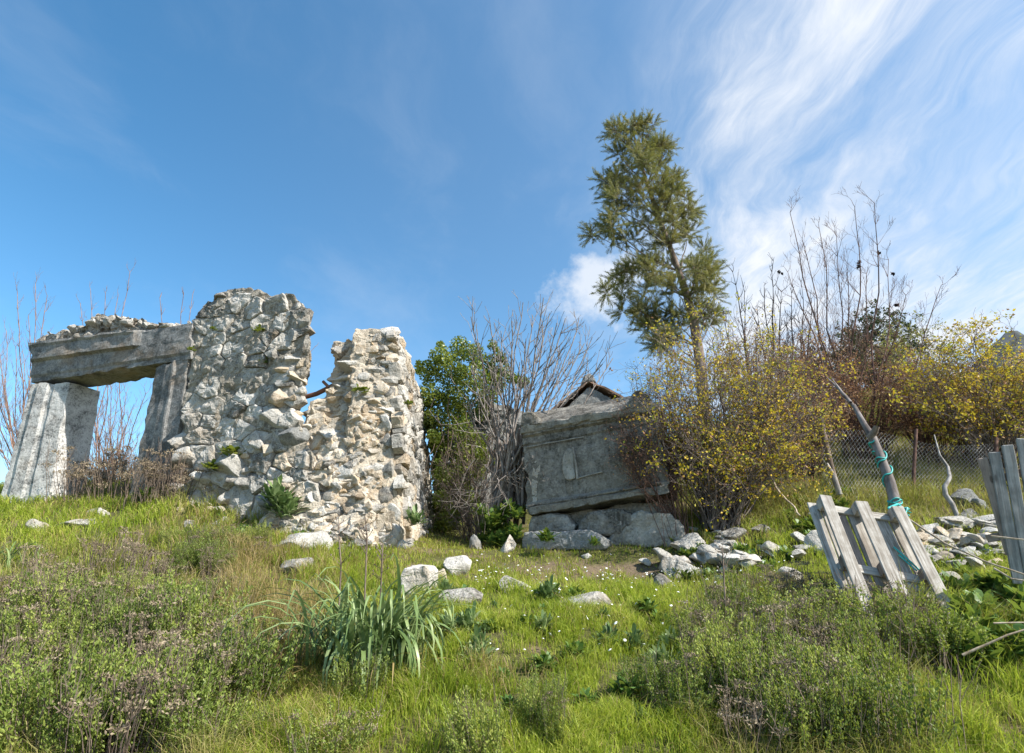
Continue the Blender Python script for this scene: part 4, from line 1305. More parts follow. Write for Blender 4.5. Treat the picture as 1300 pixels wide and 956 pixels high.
# ------------------------------------------------------------------ woody plants
def grow(T, p, d, L, r, lev, R, tips, wander=0.25, up=0.08, kids=(3, 5), ang=(0.4, 0.9), ratio=0.6, sides=None, rmin=0.003, seg=6):
    pts, rad = [p.copy()], [r]
    d = d.normalized()
    st = L / seg
    spawn = []
    nk = R.randint(*kids) if lev > 0 else 0
    ks = sorted(R.uniform(0.25, 0.98) for _ in range(nk))
    q = 0
    for k in range(1, seg + 1):
        d = (d + Vector((R.gauss(0, wander), R.gauss(0, wander), R.gauss(0, wander) + up)) * 0.5).normalized()
        p = p + d * st
        pts.append(p.copy())
        rad.append(max(r * (1 - 0.75 * k / seg), rmin * 0.8))
        while q < len(ks) and ks[q] <= k / seg:
            spawn.append((p.copy(), d.copy(), rad[-1]))
            q += 1
    T.add(pts, rad, sides or (5 if r > 0.02 else 3))
    tips.append((pts[-1], d))
    tips.append((pts[len(pts) // 2], d))
    for sp, sd, sr in spawn:
        a = R.uniform(*ang)
        ax = sd.cross(Vector((R.gauss(0, 1), R.gauss(0, 1), R.gauss(0, 1)))).normalized()
        nd = Matrix.Rotation(a, 3, ax) @ sd
        grow(T, sp, nd, L * ratio * R.uniform(0.7, 1.2), max(sr * 0.7, rmin), lev - 1, R, tips, wander, up, kids, ang, ratio, sides, rmin, max(3, seg - 1))


def stem_to(T, p0, p1, r0, r1, R, wob=0.06, n=9, sides=5, sag=0.0):
    pts = []
    L = (p1 - p0).length
    sd = Vector((R.uniform(0, 99), R.uniform(0, 99), 0))
    for k in range(n + 1):
        t = k / n
        p = p0.lerp(p1, t)
        p.z += sag * L * math.sin(math.pi * t)
        w = math.sin(math.pi * min(t * 1.0, 1))
        p += mn.noise_vector(p * (1.6 / max(L, .3)) * 1.5 + sd) * wob * L * w + mn.noise_vector(p * (6 / max(L, .3)) + sd) * wob * 0.3 * L * w
        pts.append(p)
    T.add(pts, [r0 + (r1 - r0) * k / n for k in range(n + 1)], sides)
    return pts


def plant(name, label, cat, base, wood, mat_w, crowns=(), group=None):
    t = thing(name, label, cat, base, group)
    if wood is not None and wood.V:
        link('branches', wood.mesh('branches', mat_w), t)
    for nm, (V, F), mt in crowns:
        link(nm, mesh_np(nm, V, [F], mt), t)
    return t


def clump_points(clumps, Y, per, R, dscale=1.0, shell=0.5):
    out = []
    for c in clumps:
        px, py, r = c[:3]
        yy = Y + (c[3] if len(c) > 3 else 0)
        rm = px2m(r, yy)
        n = int(per * r * r)
        q = R.normal(size=(n, 3))
        q /= np.linalg.norm(q, axis=1)[:, None]
        q *= (R.uniform(0, 1, (n, 1)) ** shell) * rm
        q[:, 1] *= dscale
        c0 = np.array(at(px, py, yy + R.normal() * 0.25 * dscale))
        out.append(q + c0)
    return np.concatenate(out)


R = random.Random(21)
rng = np.random.default_rng(21)

# tall leaning she-oak / pine
YT = 22.0
CL = [(783, 165, 13), (800, 165, 12), (815, 172, 10), (825, 160, 5), (790, 190, 17), (815, 195, 17), (838, 190, 10), (850, 184, 5), (800, 215, 19), (825, 220, 19), (780, 225, 12), (768, 230, 7), (845, 225, 11), (810, 245, 20), (840, 250, 18), (776, 252, 11), (862, 238, 8), (868, 255, 7), (790, 272, 20), (825, 280, 23), (855, 280, 17), (766, 286, 12), (750, 296, 9), (878, 270, 8), (810, 302, 20), (845, 310, 23), (776, 300, 9), (872, 305, 17), (890, 314, 9), (835, 337, 22), (865, 342, 20), (895, 342, 12), (908, 342, 7), (886, 335, 12), (813, 330, 15), (798, 342, 9), (782, 355, 9), (772, 363, 6), (830, 362, 12), (855, 368, 16), (882, 366, 13), (902, 368, 9), (797, 383, 7), (790, 400, 5), (815, 393, 10), (830, 402, 9), (850, 400, 10), (820, 420, 9), (846, 424, 12), (862, 418, 9), (900, 392, 8), (826, 438, 8), (842, 440, 9), (905, 410, 6), (888, 405, 9)]
T = Tubes()
trunk_px = [(890, 470, 0.23), (886, 440, 0.21), (880, 405, 0.19), (873, 378, 0.165), (862, 345, 0.13), (850, 312, 0.11), (836, 275, 0.11), (822, 235, 0.085), (810, 195, 0.06), (803, 165, 0.03)]
tw = [at(x, y, YT) for x, y, r in trunk_px]
gbase = Vector((at(893, 520, YT).x, YT, gz(at(893, 520, YT).x, YT)))
T.add([gbase] + tw, [0.26] + [r for x, y, r in trunk_px], 9)
tree = thing('tall_conifer', 'tall leaning feathery evergreen tree standing alone against the sky', 'tree', gbase)
link('trunk', T.mesh('trunk', M_TRUNK), tree)
T = Tubes()
sp_c, sp_d = [], []
extra = []
for i, c1 in enumerate(CL):
    for c2 in CL[i + 1:]:
        dd = math.hypot(c1[0] - c2[0], c1[1] - c2[1])
        if dd < 42 and R.random() < 0.62:
            f = R.uniform(.3, .7)
            extra.append((c1[0] + (c2[0] - c1[0]) * f + R.gauss(0, 4), c1[1] + (c2[1] - c1[1]) * f + R.gauss(0, 4), 7))
for n_, (px, py, r) in enumerate(CL + extra):
    c = at(px + R.gauss(0, 3), py + R.gauss(0, 3), YT + R.gauss(0, 0.7))
    j = min(range(len(tw)), key=lambda k: (abs(trunk_px[k][1] - (py + 45 * (1 if abs(px - trunk_px[k][0]) > 15 else .4)))) + 0.2 * abs(trunk_px[k][0] - px))
    a = tw[j]
    if n_ < len(CL):
        stem_to(T, a, c, 0.04, 0.012, R, 0.06, 7, 4, -0.04)
    rm = px2m(r, YT)
    out = (c - a).normalized() * 0.5 + Vector((0, 0, 0.35))
    for k in range(int((6 + r * 1.7) * R.uniform(.6, 1.3))):
        e = Vector((R.gauss(0, 1), R.gauss(0, .8), R.gauss(0, 1))).normalized()
        s0 = c + e * rm * R.uniform(0.0, 0.7)
        dd = (e * 0.9 + out * R.uniform(.2, 1) + Vector((R.gauss(0, .3), R.gauss(0, .3), R.gauss(0, .3)))).normalized()
        L = R.uniform(0.3, 0.7)
        T.add([s0, s0 + dd * L * 0.5 + Vector((0, 0, -.02)), s0 + dd * L], [.010, .007, .003], 3)
        for q in range(42):
            t = R.uniform(.1, 1.05)
            sp_c.append(s0 + dd * L * t + Vector((R.gauss(0, .03), R.gauss(0, .03), R.gauss(0, .03) - .03 * t)))
            sp_d.append(dd + Vector((0, 0, -.15)))
link('branches', T.mesh('branches', M_TRUNK), tree)
D = np.array([tuple(d) for d in sp_d])
C = np.array([tuple(c) for c in sp_c])
C = C + D * 0.06
V, Fc = leaf_arrays(C, rng.uniform(0.12, 0.30, len(C)), rng, D, 0.07, 0.02, 0.62)
link('crown', mesh_np('crown', V, [Fc], M_NEEDLE), tree)

# ivy smothered bush between wall and fig
YI = 12.6
CLI = [(585, 443, 16, .2), (603, 450, 14, .3), (560, 455, 15, .2), (545, 472, 15, 0), (622, 462, 13, .4), (640, 470, 10, .6), (575, 478, 22, 0), (603, 484, 20, .2), (630, 488, 14, .4), (545, 500, 16, 0), (575, 512, 22, 0), (606, 518, 18, .2), (548, 535, 17, 0), (580, 545, 20, .1), (555, 568, 16, 0), (588, 580, 18, .2), (560, 605, 15, .1), (585, 620, 17, .2), (562, 642, 13, .1), (606, 560, 14, .3), (604, 600, 12, .3)]
CLI += [(548, 600, 14, -.2), (545, 635, 13, -.2), (556, 665, 12, -.3), (575, 655, 13, -.3), (600, 640, 12, -.1), (612, 580, 12, -.2), (540, 515, 12, -.2), (538, 560, 12, -.3), (620, 505, 13, -.1)]
for k in range(60):
    c = R.choice(CLI)
    a = R.uniform(0, 6.28)
    CLI.append((c[0] + math.cos(a) * (c[2] + 2), c[1] + math.sin(a) * (c[2] + 2), R.uniform(4, 9), R.uniform(-.4, .3)))
CLI = [(max(c[0], np.interp(c[1], [430, 513, 560, 611, 700], [522, 534, 545, 550, 553]) + c[2] * .85),) + tuple(c[1:]) for c in CLI]
C = clump_points(CLI, YI, 2.6, rng, 1.6, 0.42)
T = Tubes()
ib = at(578, 680, YI + .3)
ib.z = gz(ib.x, ib.y)
for k in range(16):
    c = R.choice(CLI)
    stem_to(T, ib + Vector((R.uniform(-.5, .5), R.uniform(-.2, .3), 0)), at(c[0], c[1], YI + R.uniform(-.3, .4)), 0.03, 0.008, R, 0.10, 9, 5)
for k in range(30):                                # dry trailing stems on its lower side
    x, y = R.uniform(550, 640), R.uniform(500, 600)
    p0 = at(x, y, YI - R.uniform(0.3, 0.8))
    p1 = at(x + R.uniform(-35, 45), R.uniform(600, 690), YI - R.uniform(0.3, 0.9))
    stem_to(T, p0, p1, 0.012, 0.005, R, 0.16, 10, 3)
V, Fc = leaf_arrays(C, rng.uniform(0.042, 0.085, len(C)), rng, None, 0.8, 0.12)
plant('ivy_bush', 'dense green ivy mass with dry trailing stems beside the sunlit wall side', 'ivy', ib, T, M_TWIG_B, [('foliage', (V, Fc), M_IVY)])

# bare pale fig
T = Tubes()
YF = 10.4
tips = []
fb0 = at(648, 668, YF + .3)
FT = [(598, 402), (606, 430), (622, 412), (636, 420), (650, 408), (664, 384), (676, 400), (690, 378), (698, 398), (707, 410), (718, 404), (735, 404), (742, 436), (752, 428), (765, 462), (778, 455), (728, 452), (715, 440), (690, 432), (668, 430), (650, 440), (632, 446), (612, 460), (598, 470), (590, 500), (600, 530), (700, 455), (680, 450), (745, 470), (725, 478), (660, 460), (640, 470), (625, 490), (705, 480)]
for x, y in FT:
    b0 = fb0 + Vector((R.uniform(-.45, .25), R.uniform(-.3, .4), R.uniform(0, .3)))
    mid = at(645 + (x - 650) * 0.25 + R.uniform(-10, 10), 560 + R.uniform(-20, 25), YF + R.uniform(-.3, .5))
    end = at(x, y, YF + R.uniform(-.7, .7))
    stem_to(T, b0, mid, 0.034, 0.022, R, 0.05, 5, 6)
    pts = stem_to(T, mid, end, 0.022, 0.009, R, 0.05, 10, 5, -0.05)
    for k in (3, 4, 5, 6, 7, 8, 9, 9):
        if R.random() < 0.85:
            dd = (pts[k] - pts[k - 1]).normalized()
            ax = dd.cross(Vector((R.gauss(0, 1), R.gauss(0, 1), R.gauss(0, 1)))).normalized()
            grow(T, pts[k], Matrix.Rotation(R.uniform(.35, .9), 3, ax) @ dd, R.uniform(.3, .75), 0.011, 1, R, tips, 0.22, 0.25, (1, 3), (.4, .9), .55, None, .0055, 5)
for k in range(18):                                # drooping dead lower twigs
    p0 = at(R.uniform(600, 660), R.uniform(540, 620), YF - R.uniform(0, .6))
    grow(T, p0, Vector((R.gauss(0, .7), -R.random() * .5, -R.random())), R.uniform(.5, 1.1), 0.012, 2, R, tips, 0.35, -0.05, (2, 3), (.4, 1.0), .6, None, .005, 6)
plant('bare_fig_tree', 'leafless pale many stemmed fig at the left end of the sarcophagus', 'tree', fb0, T, M_FIG)


def bush(name, label, cat, base_px, Y, ell, nstem, nleaf, lsize, mat_w, mats, seed, group=None, twig=2, flat=1.0, rr=.02, clus=.3):
    """twiggy bush filling the ellipse (cx, cy, rx, ry) seen in the photograph"""
    R = random.Random(seed)
    g = np.random.default_rng(seed)
    T = Tubes()
    tips = []
    cx, cy, rx, ry = ell
    b0 = at(base_px[0], base_px[1], Y)
    b0.z = gz(b0.x, b0.y) - 0.05
    for k in range(nstem):
        a = R.uniform(0, 2 * math.pi)
        q = R.random() ** 0.36 * 0.97
        e = at(cx + rx * q * math.cos(a), cy + ry * q * math.sin(a), Y + R.uniform(-1, 1) * px2m(rx, Y) * 0.7 * flat)
        s0 = b0 + Vector((R.uniform(-.25, .25), R.uniform(-.2, .2), 0))
        pts = stem_to(T, s0, e, rr * R.uniform(.5, 1), 0.005, R, 0.09, 9, 4, 0.05)
        for j in (5, 6, 7, 8, 9, 9):
            dd = (pts[j] - pts[j - 1]).normalized()
            ax = dd.cross(Vector((R.gauss(0, 1), R.gauss(0, 1), R.gauss(0, 1)))).normalized()
            L = px2m(min(rx, ry), Y) * R.uniform(.22, .5)
            grow(T, pts[j], Matrix.Rotation(R.uniform(.5, 1.3), 3, ax) @ dd, L, 0.006, twig - 1, R, tips, 0.35, 0.08, (2, 4), (.5, 1.2), .55, 3, .0028, 5)
    t = thing(name, label, cat, b0, group)
    link('branches', T.mesh('branches', mat_w), t)
    P = np.array([tuple(p) for p, d in tips])
    tot = sum(w for _, w, _ in mats)
    for nm, w, mt in mats:
        n = int(nleaf * w / tot)
        sub = g.choice(len(P), max(3, int(len(P) * clus)), replace=False)
        idx = sub[g.integers(0, len(sub), n)]
        C = P[idx] + g.normal(0, 0.05, (n, 3))
        V, Fc = leaf_arrays(C, g.uniform(.6, 1.3, n) * lsize, g, None, 0.62, 0.12)
        link(nm, mesh_np(nm, V, [Fc], mt), t)
    return t


bush('yellow_bush', 'big twiggy bush with sparse yellow leaves at the right end of the sarcophagus', 'bush', (915, 662), 9.2, (926, 532, 114, 100), 165, 18000, 0.050, M_TWIG_G, [('foliage', 1, M_YELLOW), ('withered_leaves', .2, M_ORANGE)], 31, None, 3, .7, .022, .12)
bush('dead_creeper', 'brown dry twigs hanging over the right end of the sarcophagus', 'creeper', (850, 560), 9.05, (822, 560, 46, 60), 60, 900, 0.03, M_TWIG_R, [('foliage', 1, M_ORANGE)], 32, None, 2, .3, .008)
bush('yellow_bush', 'yellow leaved thorny bush hanging over the chain link fence on the right', 'bush', (1262, 560), 10.2, (1250, 488, 105, 64), 95, 10000, 0.058, M_TWIG_G, [('foliage', 1, M_YELLOW), ('withered_leaves', .18, M_ORANGE)], 33, None, 3, .7, .02, .10)
bush('dry_thicket', 'brown dead thicket in the shade between ivy and bare fig', 'thicket', (605, 690), 11.4, (602, 612, 52, 66), 60, 400, 0.035, M_TWIG_B, [('foliage', 1, M_IVY)], 44, None, 2, .5, .012)
bush('rust_bush', 'rust brown dry bush directly right of the big yellow bush', 'bush', (1018, 590), 11.2, (1022, 495, 60, 62), 70, 4200, 0.045, M_TWIG_R, [('foliage', 1, M_ORANGE)], 34, 'rust coloured dry bushes on the slope')
bush('rust_bush', 'rust brown dry bush under the tall bare tree', 'bush', (1105, 590), 11.6, (1105, 505, 66, 50), 76, 4200, 0.045, M_TWIG_R, [('foliage', 1, M_ORANGE)], 35, 'rust coloured dry bushes on the slope')
bush('rust_bush', 'rust brown dry bush behind the twisted pale branch', 'bush', (1180, 590), 11.2, (1180, 506, 60, 48), 66, 3600, 0.045, M_TWIG_R, [('foliage', 1, M_ORANGE)], 36, 'rust coloured dry bushes on the slope')
bush('rust_bush', 'rust brown dry bush behind the rope tied pole', 'bush', (1065, 560), 13.2, (1065, 480, 62, 50), 64, 3800, 0.05, M_TWIG_R, [('foliage', 1, M_ORANGE)], 41, 'rust coloured dry bushes on the slope')
bush('rust_bush', 'rust brown dry bush at the foot of the right yellow bush', 'bush', (1235, 590), 11.0, (1235, 514, 56, 42), 56, 3000, 0.045, M_TWIG_R, [('foliage', 1, M_ORANGE)], 42, 'rust coloured dry bushes on the slope')
bush('rust_bush', 'rust brown dry bush between dark bare trees and big yellow bush', 'bush', (965, 520), 13.5, (965, 462, 56, 42), 52, 2600, 0.05, M_TWIG_R, [('foliage', 1, M_ORANGE)], 43, 'rust coloured dry bushes on the slope')
bush('green_bush', 'dull green yellow bush between the bare tree and the right yellow bush', 'bush', (1160, 530), 13.5, (1165, 450, 50, 42), 46, 3600, 0.06, M_TWIG_B, [('foliage', 1, M_OLIVEG)], 37)
bush('evergreen_tree', 'dark green round evergreen tree behind the tall bare tree', 'tree', (1112, 500), 19, (1115, 440, 52, 46), 60, 9000, 0.10, M_TWIG_D, [('crown', 1, M_DKTREE)], 38)
bush('evergreen_tree', 'low dark green evergreen tree behind the rust coloured bushes', 'tree', (1060, 520), 18, (1050, 480, 50, 32), 40, 5000, 0.10, M_TWIG_D, [('crown', 1, M_DKTREE)], 39)
bush('dark_shrub', 'small dark leafless shrub poking up behind the sarcophagus lid', 'shrub', (838, 520), 12.5, (832, 478, 34, 36), 16, 60, 0.03, M_TWIG_D, [('foliage', 1, M_OLIVEG)], 40)


def bare_tree(name, label, base, Y, tips_px, mat, seed, lev=2, r=.03, L=.9, group=None, up=.2, tr=.009):
    R = random.Random(seed)
    T = Tubes()
    tips = []
    b0 = at(base[0], base[1], Y)
    b0.z = min(b0.z, gz(b0.x, b0.y)) - .1
    for x, y in tips_px:
        s0 = b0 + Vector((R.uniform(-.2, .2), R.uniform(-.2, .2), 0))
        pts = stem_to(T, s0, at(x, y, Y + R.uniform(-.8, .8)), r * R.uniform(.7, 1.1), .006, R, .05, 12, 6, -.03)
        for k in range(4, 13):
            for q in range(2):
                if R.random() < .8:
                    dd = (pts[k] - pts[k - 1]).normalized()
                    ax = dd.cross(Vector((R.gauss(0, 1), R.gauss(0, 1), R.gauss(0, 1)))).normalized()
                    grow(T, pts[k], Matrix.Rotation(R.uniform(.35, .9), 3, ax) @ dd, L * R.uniform(.5, 1.2) * (1.25 - k / 14), tr, lev - 1, R, tips, .22, up, (2, 4), (.3, .8), .6, 3, tr * .4, 6)
    t = thing(name, label, 'tree', b0, group)
    link('branches', T.mesh('branches', mat), t)
    return t, tips


bt, tips = bare_tree('bare_tree', 'tall leafless reddish tree with fine twigs above the rust coloured bushes', (1092, 590), 12.0, [(1003, 270), (1020, 310), (1040, 290), (1062, 300), (1085, 262), (1110, 258), (1128, 330), (1150, 375), (1195, 362), (1000, 345), (1075, 340), (1100, 350)], M_TWIG_R, 51, 3, .03, 1.0, tr=.007)
for px, py in [(1116, 321), (1133, 347), (1090, 339), (990, 346), (1138, 387), (1091, 333)]:
    p = at(px, py, 12.0)
    V, Fc = leaf_arrays([tuple(p + Vector((R.gauss(0, .02), 0, R.gauss(0, .02)))) for _ in range(5)], 0.11, rng, None, .6, .2)
    link('seed_pod', mesh_np('seed_pod', V, [Fc], M_POD), bt)
bare_tree('bare_tree', 'dark leafless tree nearest the trunk of the tall evergreen', (950, 500), 15.5, [(930, 345), (918, 400), (945, 380), (960, 420), (905, 440)], M_TWIG_D, 52, 2, .05, 1.0, 'dark bare trees on the slope', .15, .014)
bare_tree('bare_tree', 'dark leafless tree in the middle between evergreen and tall bare tree', (975, 500), 15.5, [(980, 345), (970, 362), (992, 370), (962, 400), (1000, 420)], M_TWIG_D, 53, 2, .05, 1.0, 'dark bare trees on the slope', .15, .014)
bare_tree('bare_tree', 'dark leafless tree just left of the tall reddish bare tree', (1012, 500), 15.5, [(1018, 365), (1030, 385), (1005, 372), (1040, 420), (1015, 410)], M_TWIG_D, 54, 2, .05, 1.0, 'dark bare trees on the slope', .15, .014)
bare_tree('bare_shrub', 'reddish upright bare shoots behind the left edge of the doorway', (40, 640), 13.0, [(-10, 390), (8, 420), (22, 370), (36, 400), (45, 360), (60, 375), (-20, 450), (-30, 400), (5, 480), (30, 450), (58, 430), (-40, 500), (15, 520), (40, 500), (-5, 420), (20, 440), (50, 470), (35, 540), (0, 560)], M_SHOOT, 55, 2, .017, .8, 'bare shoots behind the doorway', .5, .006)
bare_tree('bare_shrub', 'reddish thicket of bare shoots seen through the doorway opening', (135, 640), 12.8, [(102, 385), (115, 370), (134, 372), (150, 375), (165, 345), (130, 505), (110, 520), (150, 500), (168, 520), (185, 500), (120, 540), (160, 540), (140, 480), (175, 560), (105, 560), (125, 570), (145, 560), (150, 585), (115, 590), (172, 590), (138, 530), (160, 500)], M_SHOOT, 56, 2, .015, .7, 'bare shoots behind the doorway', .4, .006)
bare_tree('bare_shrub', 'few thin bare shoots rising behind the right end of the lintel', (215, 620), 12.8, [(203, 378), (233, 375), (245, 372), (215, 420), (400, 440)], M_SHOOT, 57, 1, .016, .5, 'bare shoots behind the doorway', .5)

# ------------------------------------------------------------------ grass (nobody could count it)
rng = np.random.default_rng(77)


def sm(v, a, b_):
    t = np.clip((v - a) / (b_ - a), 0, 1)
    return t * t * (3 - 2 * t)


nc = 1150000
gy_ = 3.0 + 11.5 * rng.random(nc) ** 1.35
gx_ = (rng.random(nc) * 2 - 1) * (gy_ * 1.02 + 0.7)
wide = rng.random(nc) < 0.2                       # the bank goes on beyond the frame
gx_ = np.where(wide, np.sign(gx_) * (gy_ * 1.0 + .6 + np.abs(gx_) * .55), gx_)
gz_ = ground(gx_, gy_)
qx, qy = proj(np.stack([gx_, gy_, gz_], -1))
n1 = fbm(gx_ * 1.3, gy_ * 1.3, 40)
n2 = fbm(gx_ * 4.5, gy_ * 4.5, 50)
jx, jy = qx + n1 * 90 + n2 * 40, qy + n1 * 40 + n2 * 24
vis = (qx > -420) & (qx < 1760) & (qy < 1010)
bank = sm(jx, 660, 700) * (1 - sm(jx, 860, 890)) * sm(jy, 708, 720) * (1 - sm(jy, 738, 750))
left = (1 - sm(jx, 250, 340)) * sm(jy, 690, 720)
right = sm(jx, 850, 920) * sm(jy, 742, 765)
corner = sm(jx, 1165, 1200) * sm(jy, 745, 775)
drymid = 1.25 * np.exp(-((jx - 345) / 80) ** 2 - ((jy - 815) / 62) ** 2) + 0.7 * np.exp(-((jx - 300) / 60) ** 2 - ((jy - 725) / 20) ** 2) + 0.6 * np.exp(-((jx - 640) / 60) ** 2 - ((jy - 860) / 25) ** 2)
turf = (1 - sm(jy, 715, 775)) * sm(jx, 420, 520) * (1 - sm(jx, 860, 940))
hill = sm(jx, 850, 920) * (1 - sm(jy, 655, 680))
lawn = sm(jx, 500, 600) * (1 - sm(jx, 850, 920)) * sm(jy, 738, 765)
heap = np.clip(np.exp(-((qx - 935) / 75) ** 2 - ((qy - 712) / 26) ** 2) + 1.2 * np.exp(-((qx - 1215) / 65) ** 2 - ((qy - 705) / 22) ** 2), 0, 1)
ruins = (1 - sm(jy, 660, 700)) * sm(jx, 200, 240) * (1 - sm(jx, 470, 560))
shade = sm(jx, 545, 560) * (1 - sm(jx, 650, 690)) * (1 - sm(jy, 690, 700))
u = rng.random(nc)
near = np.clip(4.2 / gy_, 0, 1)
keep = vis & (u < (0.25 + 0.75 * near) * (1 - 0.6 * bank) * (1 - 0.45 * ruins) * (1 - 0.4 * left) * (1 - .35 * right) * (1 - .6 * shade) * (1 - .8 * heap) * np.clip(.42 + 2.6 * n2 + .5 * turf, .12, 1))
kind = np.zeros(nc, int)                            # 0 fresh 1 turf 2 dry 3 rank
r2 = rng.random(nc)
kind[r2 < turf * 0.85] = 1
pd_ = np.clip(0.10 - .06 * lawn + drymid * 0.8 + left * 0.10 + right * (1 - corner) * 0.18 + hill * 0.30 + 0.40 * np.clip(n1 * 3, 0, 1) * (1 - turf) * (1 - .7 * lawn), 0, 0.85)
r3 = rng.random(nc)
kind[r3 < pd_] = 2
pr_ = np.clip(hill * 0.75 + left * 0.35 + right * (1 - corner) * 0.35 + ruins * .4, 0, .85)
r4 = rng.random(nc)
kind[(r3 >= pd_) & (r4 < pr_)] = 3
hgt = np.choose(kind, [0.10 + 0.12 * rng.random(nc), 0.035 + 0.05 * rng.random(nc), 0.10 + 0.20 * rng.random(nc), 0.14 + 0.24 * rng.random(nc)])
n3 = fbm(gx_ * 2.2 + 50, gy_ * 2.2, 71)
hgt *= (0.55 + 1.5 * np.clip(n2 + .3, 0, .8) + 1.1 * np.clip(n3 * 2, 0, .7)) * (1 - 0.55 * turf) * (1 + .25 * corner) * (1 - .22 * lawn)
hgt *= np.where(jy > 870, 0.8, 1) * (1 + .6 * drymid * (kind == 2))
wid = np.choose(kind, [0.0068, 0.0055, 0.0040, 0.0055]) * (0.7 + 0.7 * rng.random(nc)) * np.clip(gy_ / 5.5, .8, 2.0)
bend = np.choose(kind, [0.25 + 0.45 * rng.random(nc), 0.2 + 0.5 * rng.random(nc), 0.35 + 0.6 * rng.random(nc), 0.3 + 0.6 * rng.random(nc)])
ang = rng.random(nc) * 2 * math.pi
lean = np.stack([np.cos(ang), np.sin(ang) - 0.45], 1)
lean /= np.linalg.norm(lean, axis=1)[:, None] + 1e-6
base = np.stack([gx_, gy_, gz_ - 0.01], 1)
for k, (nm, mt, lab) in enumerate([('grass', M_GRASS, 'fresh green spring grass covering the bank and lawn'), ('turf', M_TURF, 'short yellow green turf on the terrace before the sarcophagus'), ('dry_grass', M_DRY, 'straw coloured dead grass mixed into the bank'), ('rank_grass', M_OLIVEG, 'tall olive coloured grass on the slope and among shrubs')]):
    s = keep & (kind == k)
    V, Q, Tn = blades(base[s], hgt[s], wid[s], lean[s], bend[s], rng)
    o = link(nm, mesh_np(nm, V, [Q, Tn], mt))
    tag(o, lab, 'grass', kind='stuff')

# taller grass farther up the slope on the right
nf = 90000
fy = 13.5 + 7.5 * rng.random(nf)
fx = fy * (0.2 + 0.95 * rng.random(nf))
fk = rng.random(nf)
fb_ = np.stack([fx, fy, ground(fx, fy) - .01], 1)
V, Q, Tn = blades(fb_, 0.2 + .35 * fk, np.full(nf, .014), np.stack([np.cos(fk * 99), np.sin(fk * 99)], 1), .3 + .6 * rng.random(nf), rng)
tag(link('rank_grass', mesh_np('rank_grass', V, [Q, Tn], M_OLIVEG)), 'olive and straw grass far up the slope behind the bushes', 'grass', kind='stuff')

# daisies dotted over the lawn
s = np.nonzero(vis & (qx > 600) & (qx < 1010) & (qy > 705) & (qy < 850) & (rng.random(nc) < 0.0016 * (1 + 4 * np.exp(-((qy - 738) / 14) ** 2))))[0]
s2 = np.nonzero(vis & (qx > 1180) & (qx < 1300) & (qy > 740) & (qy < 830) & (rng.random(nc) < 0.0012))[0]
VV, FF, o_ = [], [], 0
for i in np.concatenate([s, s2]):
    c = np.array([gx_[i], gy_[i], gz_[i] + rng.uniform(.07, .16)])
    rr_ = rng.uniform(.008, .017)
    tl = rng.normal(0, .4, 2)
    k = np.arange(6) * math.pi / 3
    ring = np.stack([np.cos(k) * rr_, np.sin(k) * rr_, np.cos(k) * rr_ * tl[0] + np.sin(k) * rr_ * tl[1] - .5 * rr_], 1) + c
    VV.append(ring)
    VV.append(c[None])
    FF.append(np.stack([np.arange(6), (np.arange(6) + 1) % 6, np.full(6, 6)], 1) + o_)
    o_ += 7
tag(link('daisies', mesh_np('daisies', np.concatenate(VV), [np.concatenate(FF)], M_WHITEP)), 'tiny white daisies dotted over the lawn', 'flowers', kind='stuff')

# ------------------------------------------------------------------ low shrubs and herbs


def shrub_proto(seed, heads, dry):
    R = random.Random(seed)
    g = np.random.default_rng(seed)
    T = Tubes()
    C, A, S, HC, HA = [], [], [], [], []
    for k in range(52 if not dry else 40):
        a = R.uniform(0, 2 * math.pi)
        q = math.sqrt(R.random())
        b0 = Vector((math.cos(a) * q * .16, math.sin(a) * q * .16, -0.05))
        h = R.uniform(.26, .5) * (1 - .25 * q)
        tp_ = Vector((math.cos(a) * q * .27, math.sin(a) * q * .27, h * R.uniform(.85, 1.25)))
        pts = stem_to(T, b0, tp_, .0035, .0016, R, .08, 5, 3, .03)
        d = (pts[-1] - pts[-3]).normalized()
        if not dry:
            for j in range(66):
                t = R.uniform(.22, 1.0) ** .8
                x = t * 5
                i = min(int(x), 4)
                p = pts[i].lerp(pts[i + 1], x - i)
                C.append(p + Vector((R.gauss(0, .011), R.gauss(0, .011), R.gauss(0, .008))))
                A.append(d)
                S.append(R.uniform(.014, .031))
        if R.random() < heads:
            for j in range(46):
                e = Vector((R.gauss(0, 1), R.gauss(0, 1), R.gauss(0, .45))) * .026
                HC.append(pts[-1] + e)
                HA.append((e.normalized() * .7 + Vector((0, 0, .6))))
            for j in range(4):
                T.add([pts[-2], pts[-1] + Vector((R.gauss(0, .03), R.gauss(0, .03), .01))], .0012, 3)
    for k in range(5):                            # bare grey stalks standing among the green
        a = R.uniform(0, 2 * math.pi)
        q = .25 * math.sqrt(R.random())
        p0 = Vector((math.cos(a) * q, math.sin(a) * q, -.04))
        p1 = p0 * 1.25 + Vector((R.gauss(0, .04), R.gauss(0, .04), R.uniform(.35, .62)))
        pts = stem_to(T, p0, p1, .003, .0015, R, .06, 5, 3)
        for j in range(3):
            T.add([pts[3 + j % 2], pts[4] + Vector((R.gauss(0, .04), R.gauss(0, .04), R.uniform(.02, .10)))], [.0016, .001], 3)
    res = [('branches', T.mesh('branches', M_TWIG_B))]
    if C:
        V, F_ = leaf_arrays([tuple(c) for c in C], S, g, [tuple(a) for a in A], .5, .12, .8)
        res.append(('foliage', mesh_np('foliage', V, [F_], M_THYME)))
    if HC:
        V, F_ = leaf_arrays([tuple(c) for c in HC], g.uniform(.012, .026, len(HC)), g, [tuple(a) for a in HA], .5, .1, .7)
        res.append(('flower_heads', mesh_np('flower_heads', V, [F_], M_HEATH)))
    return res


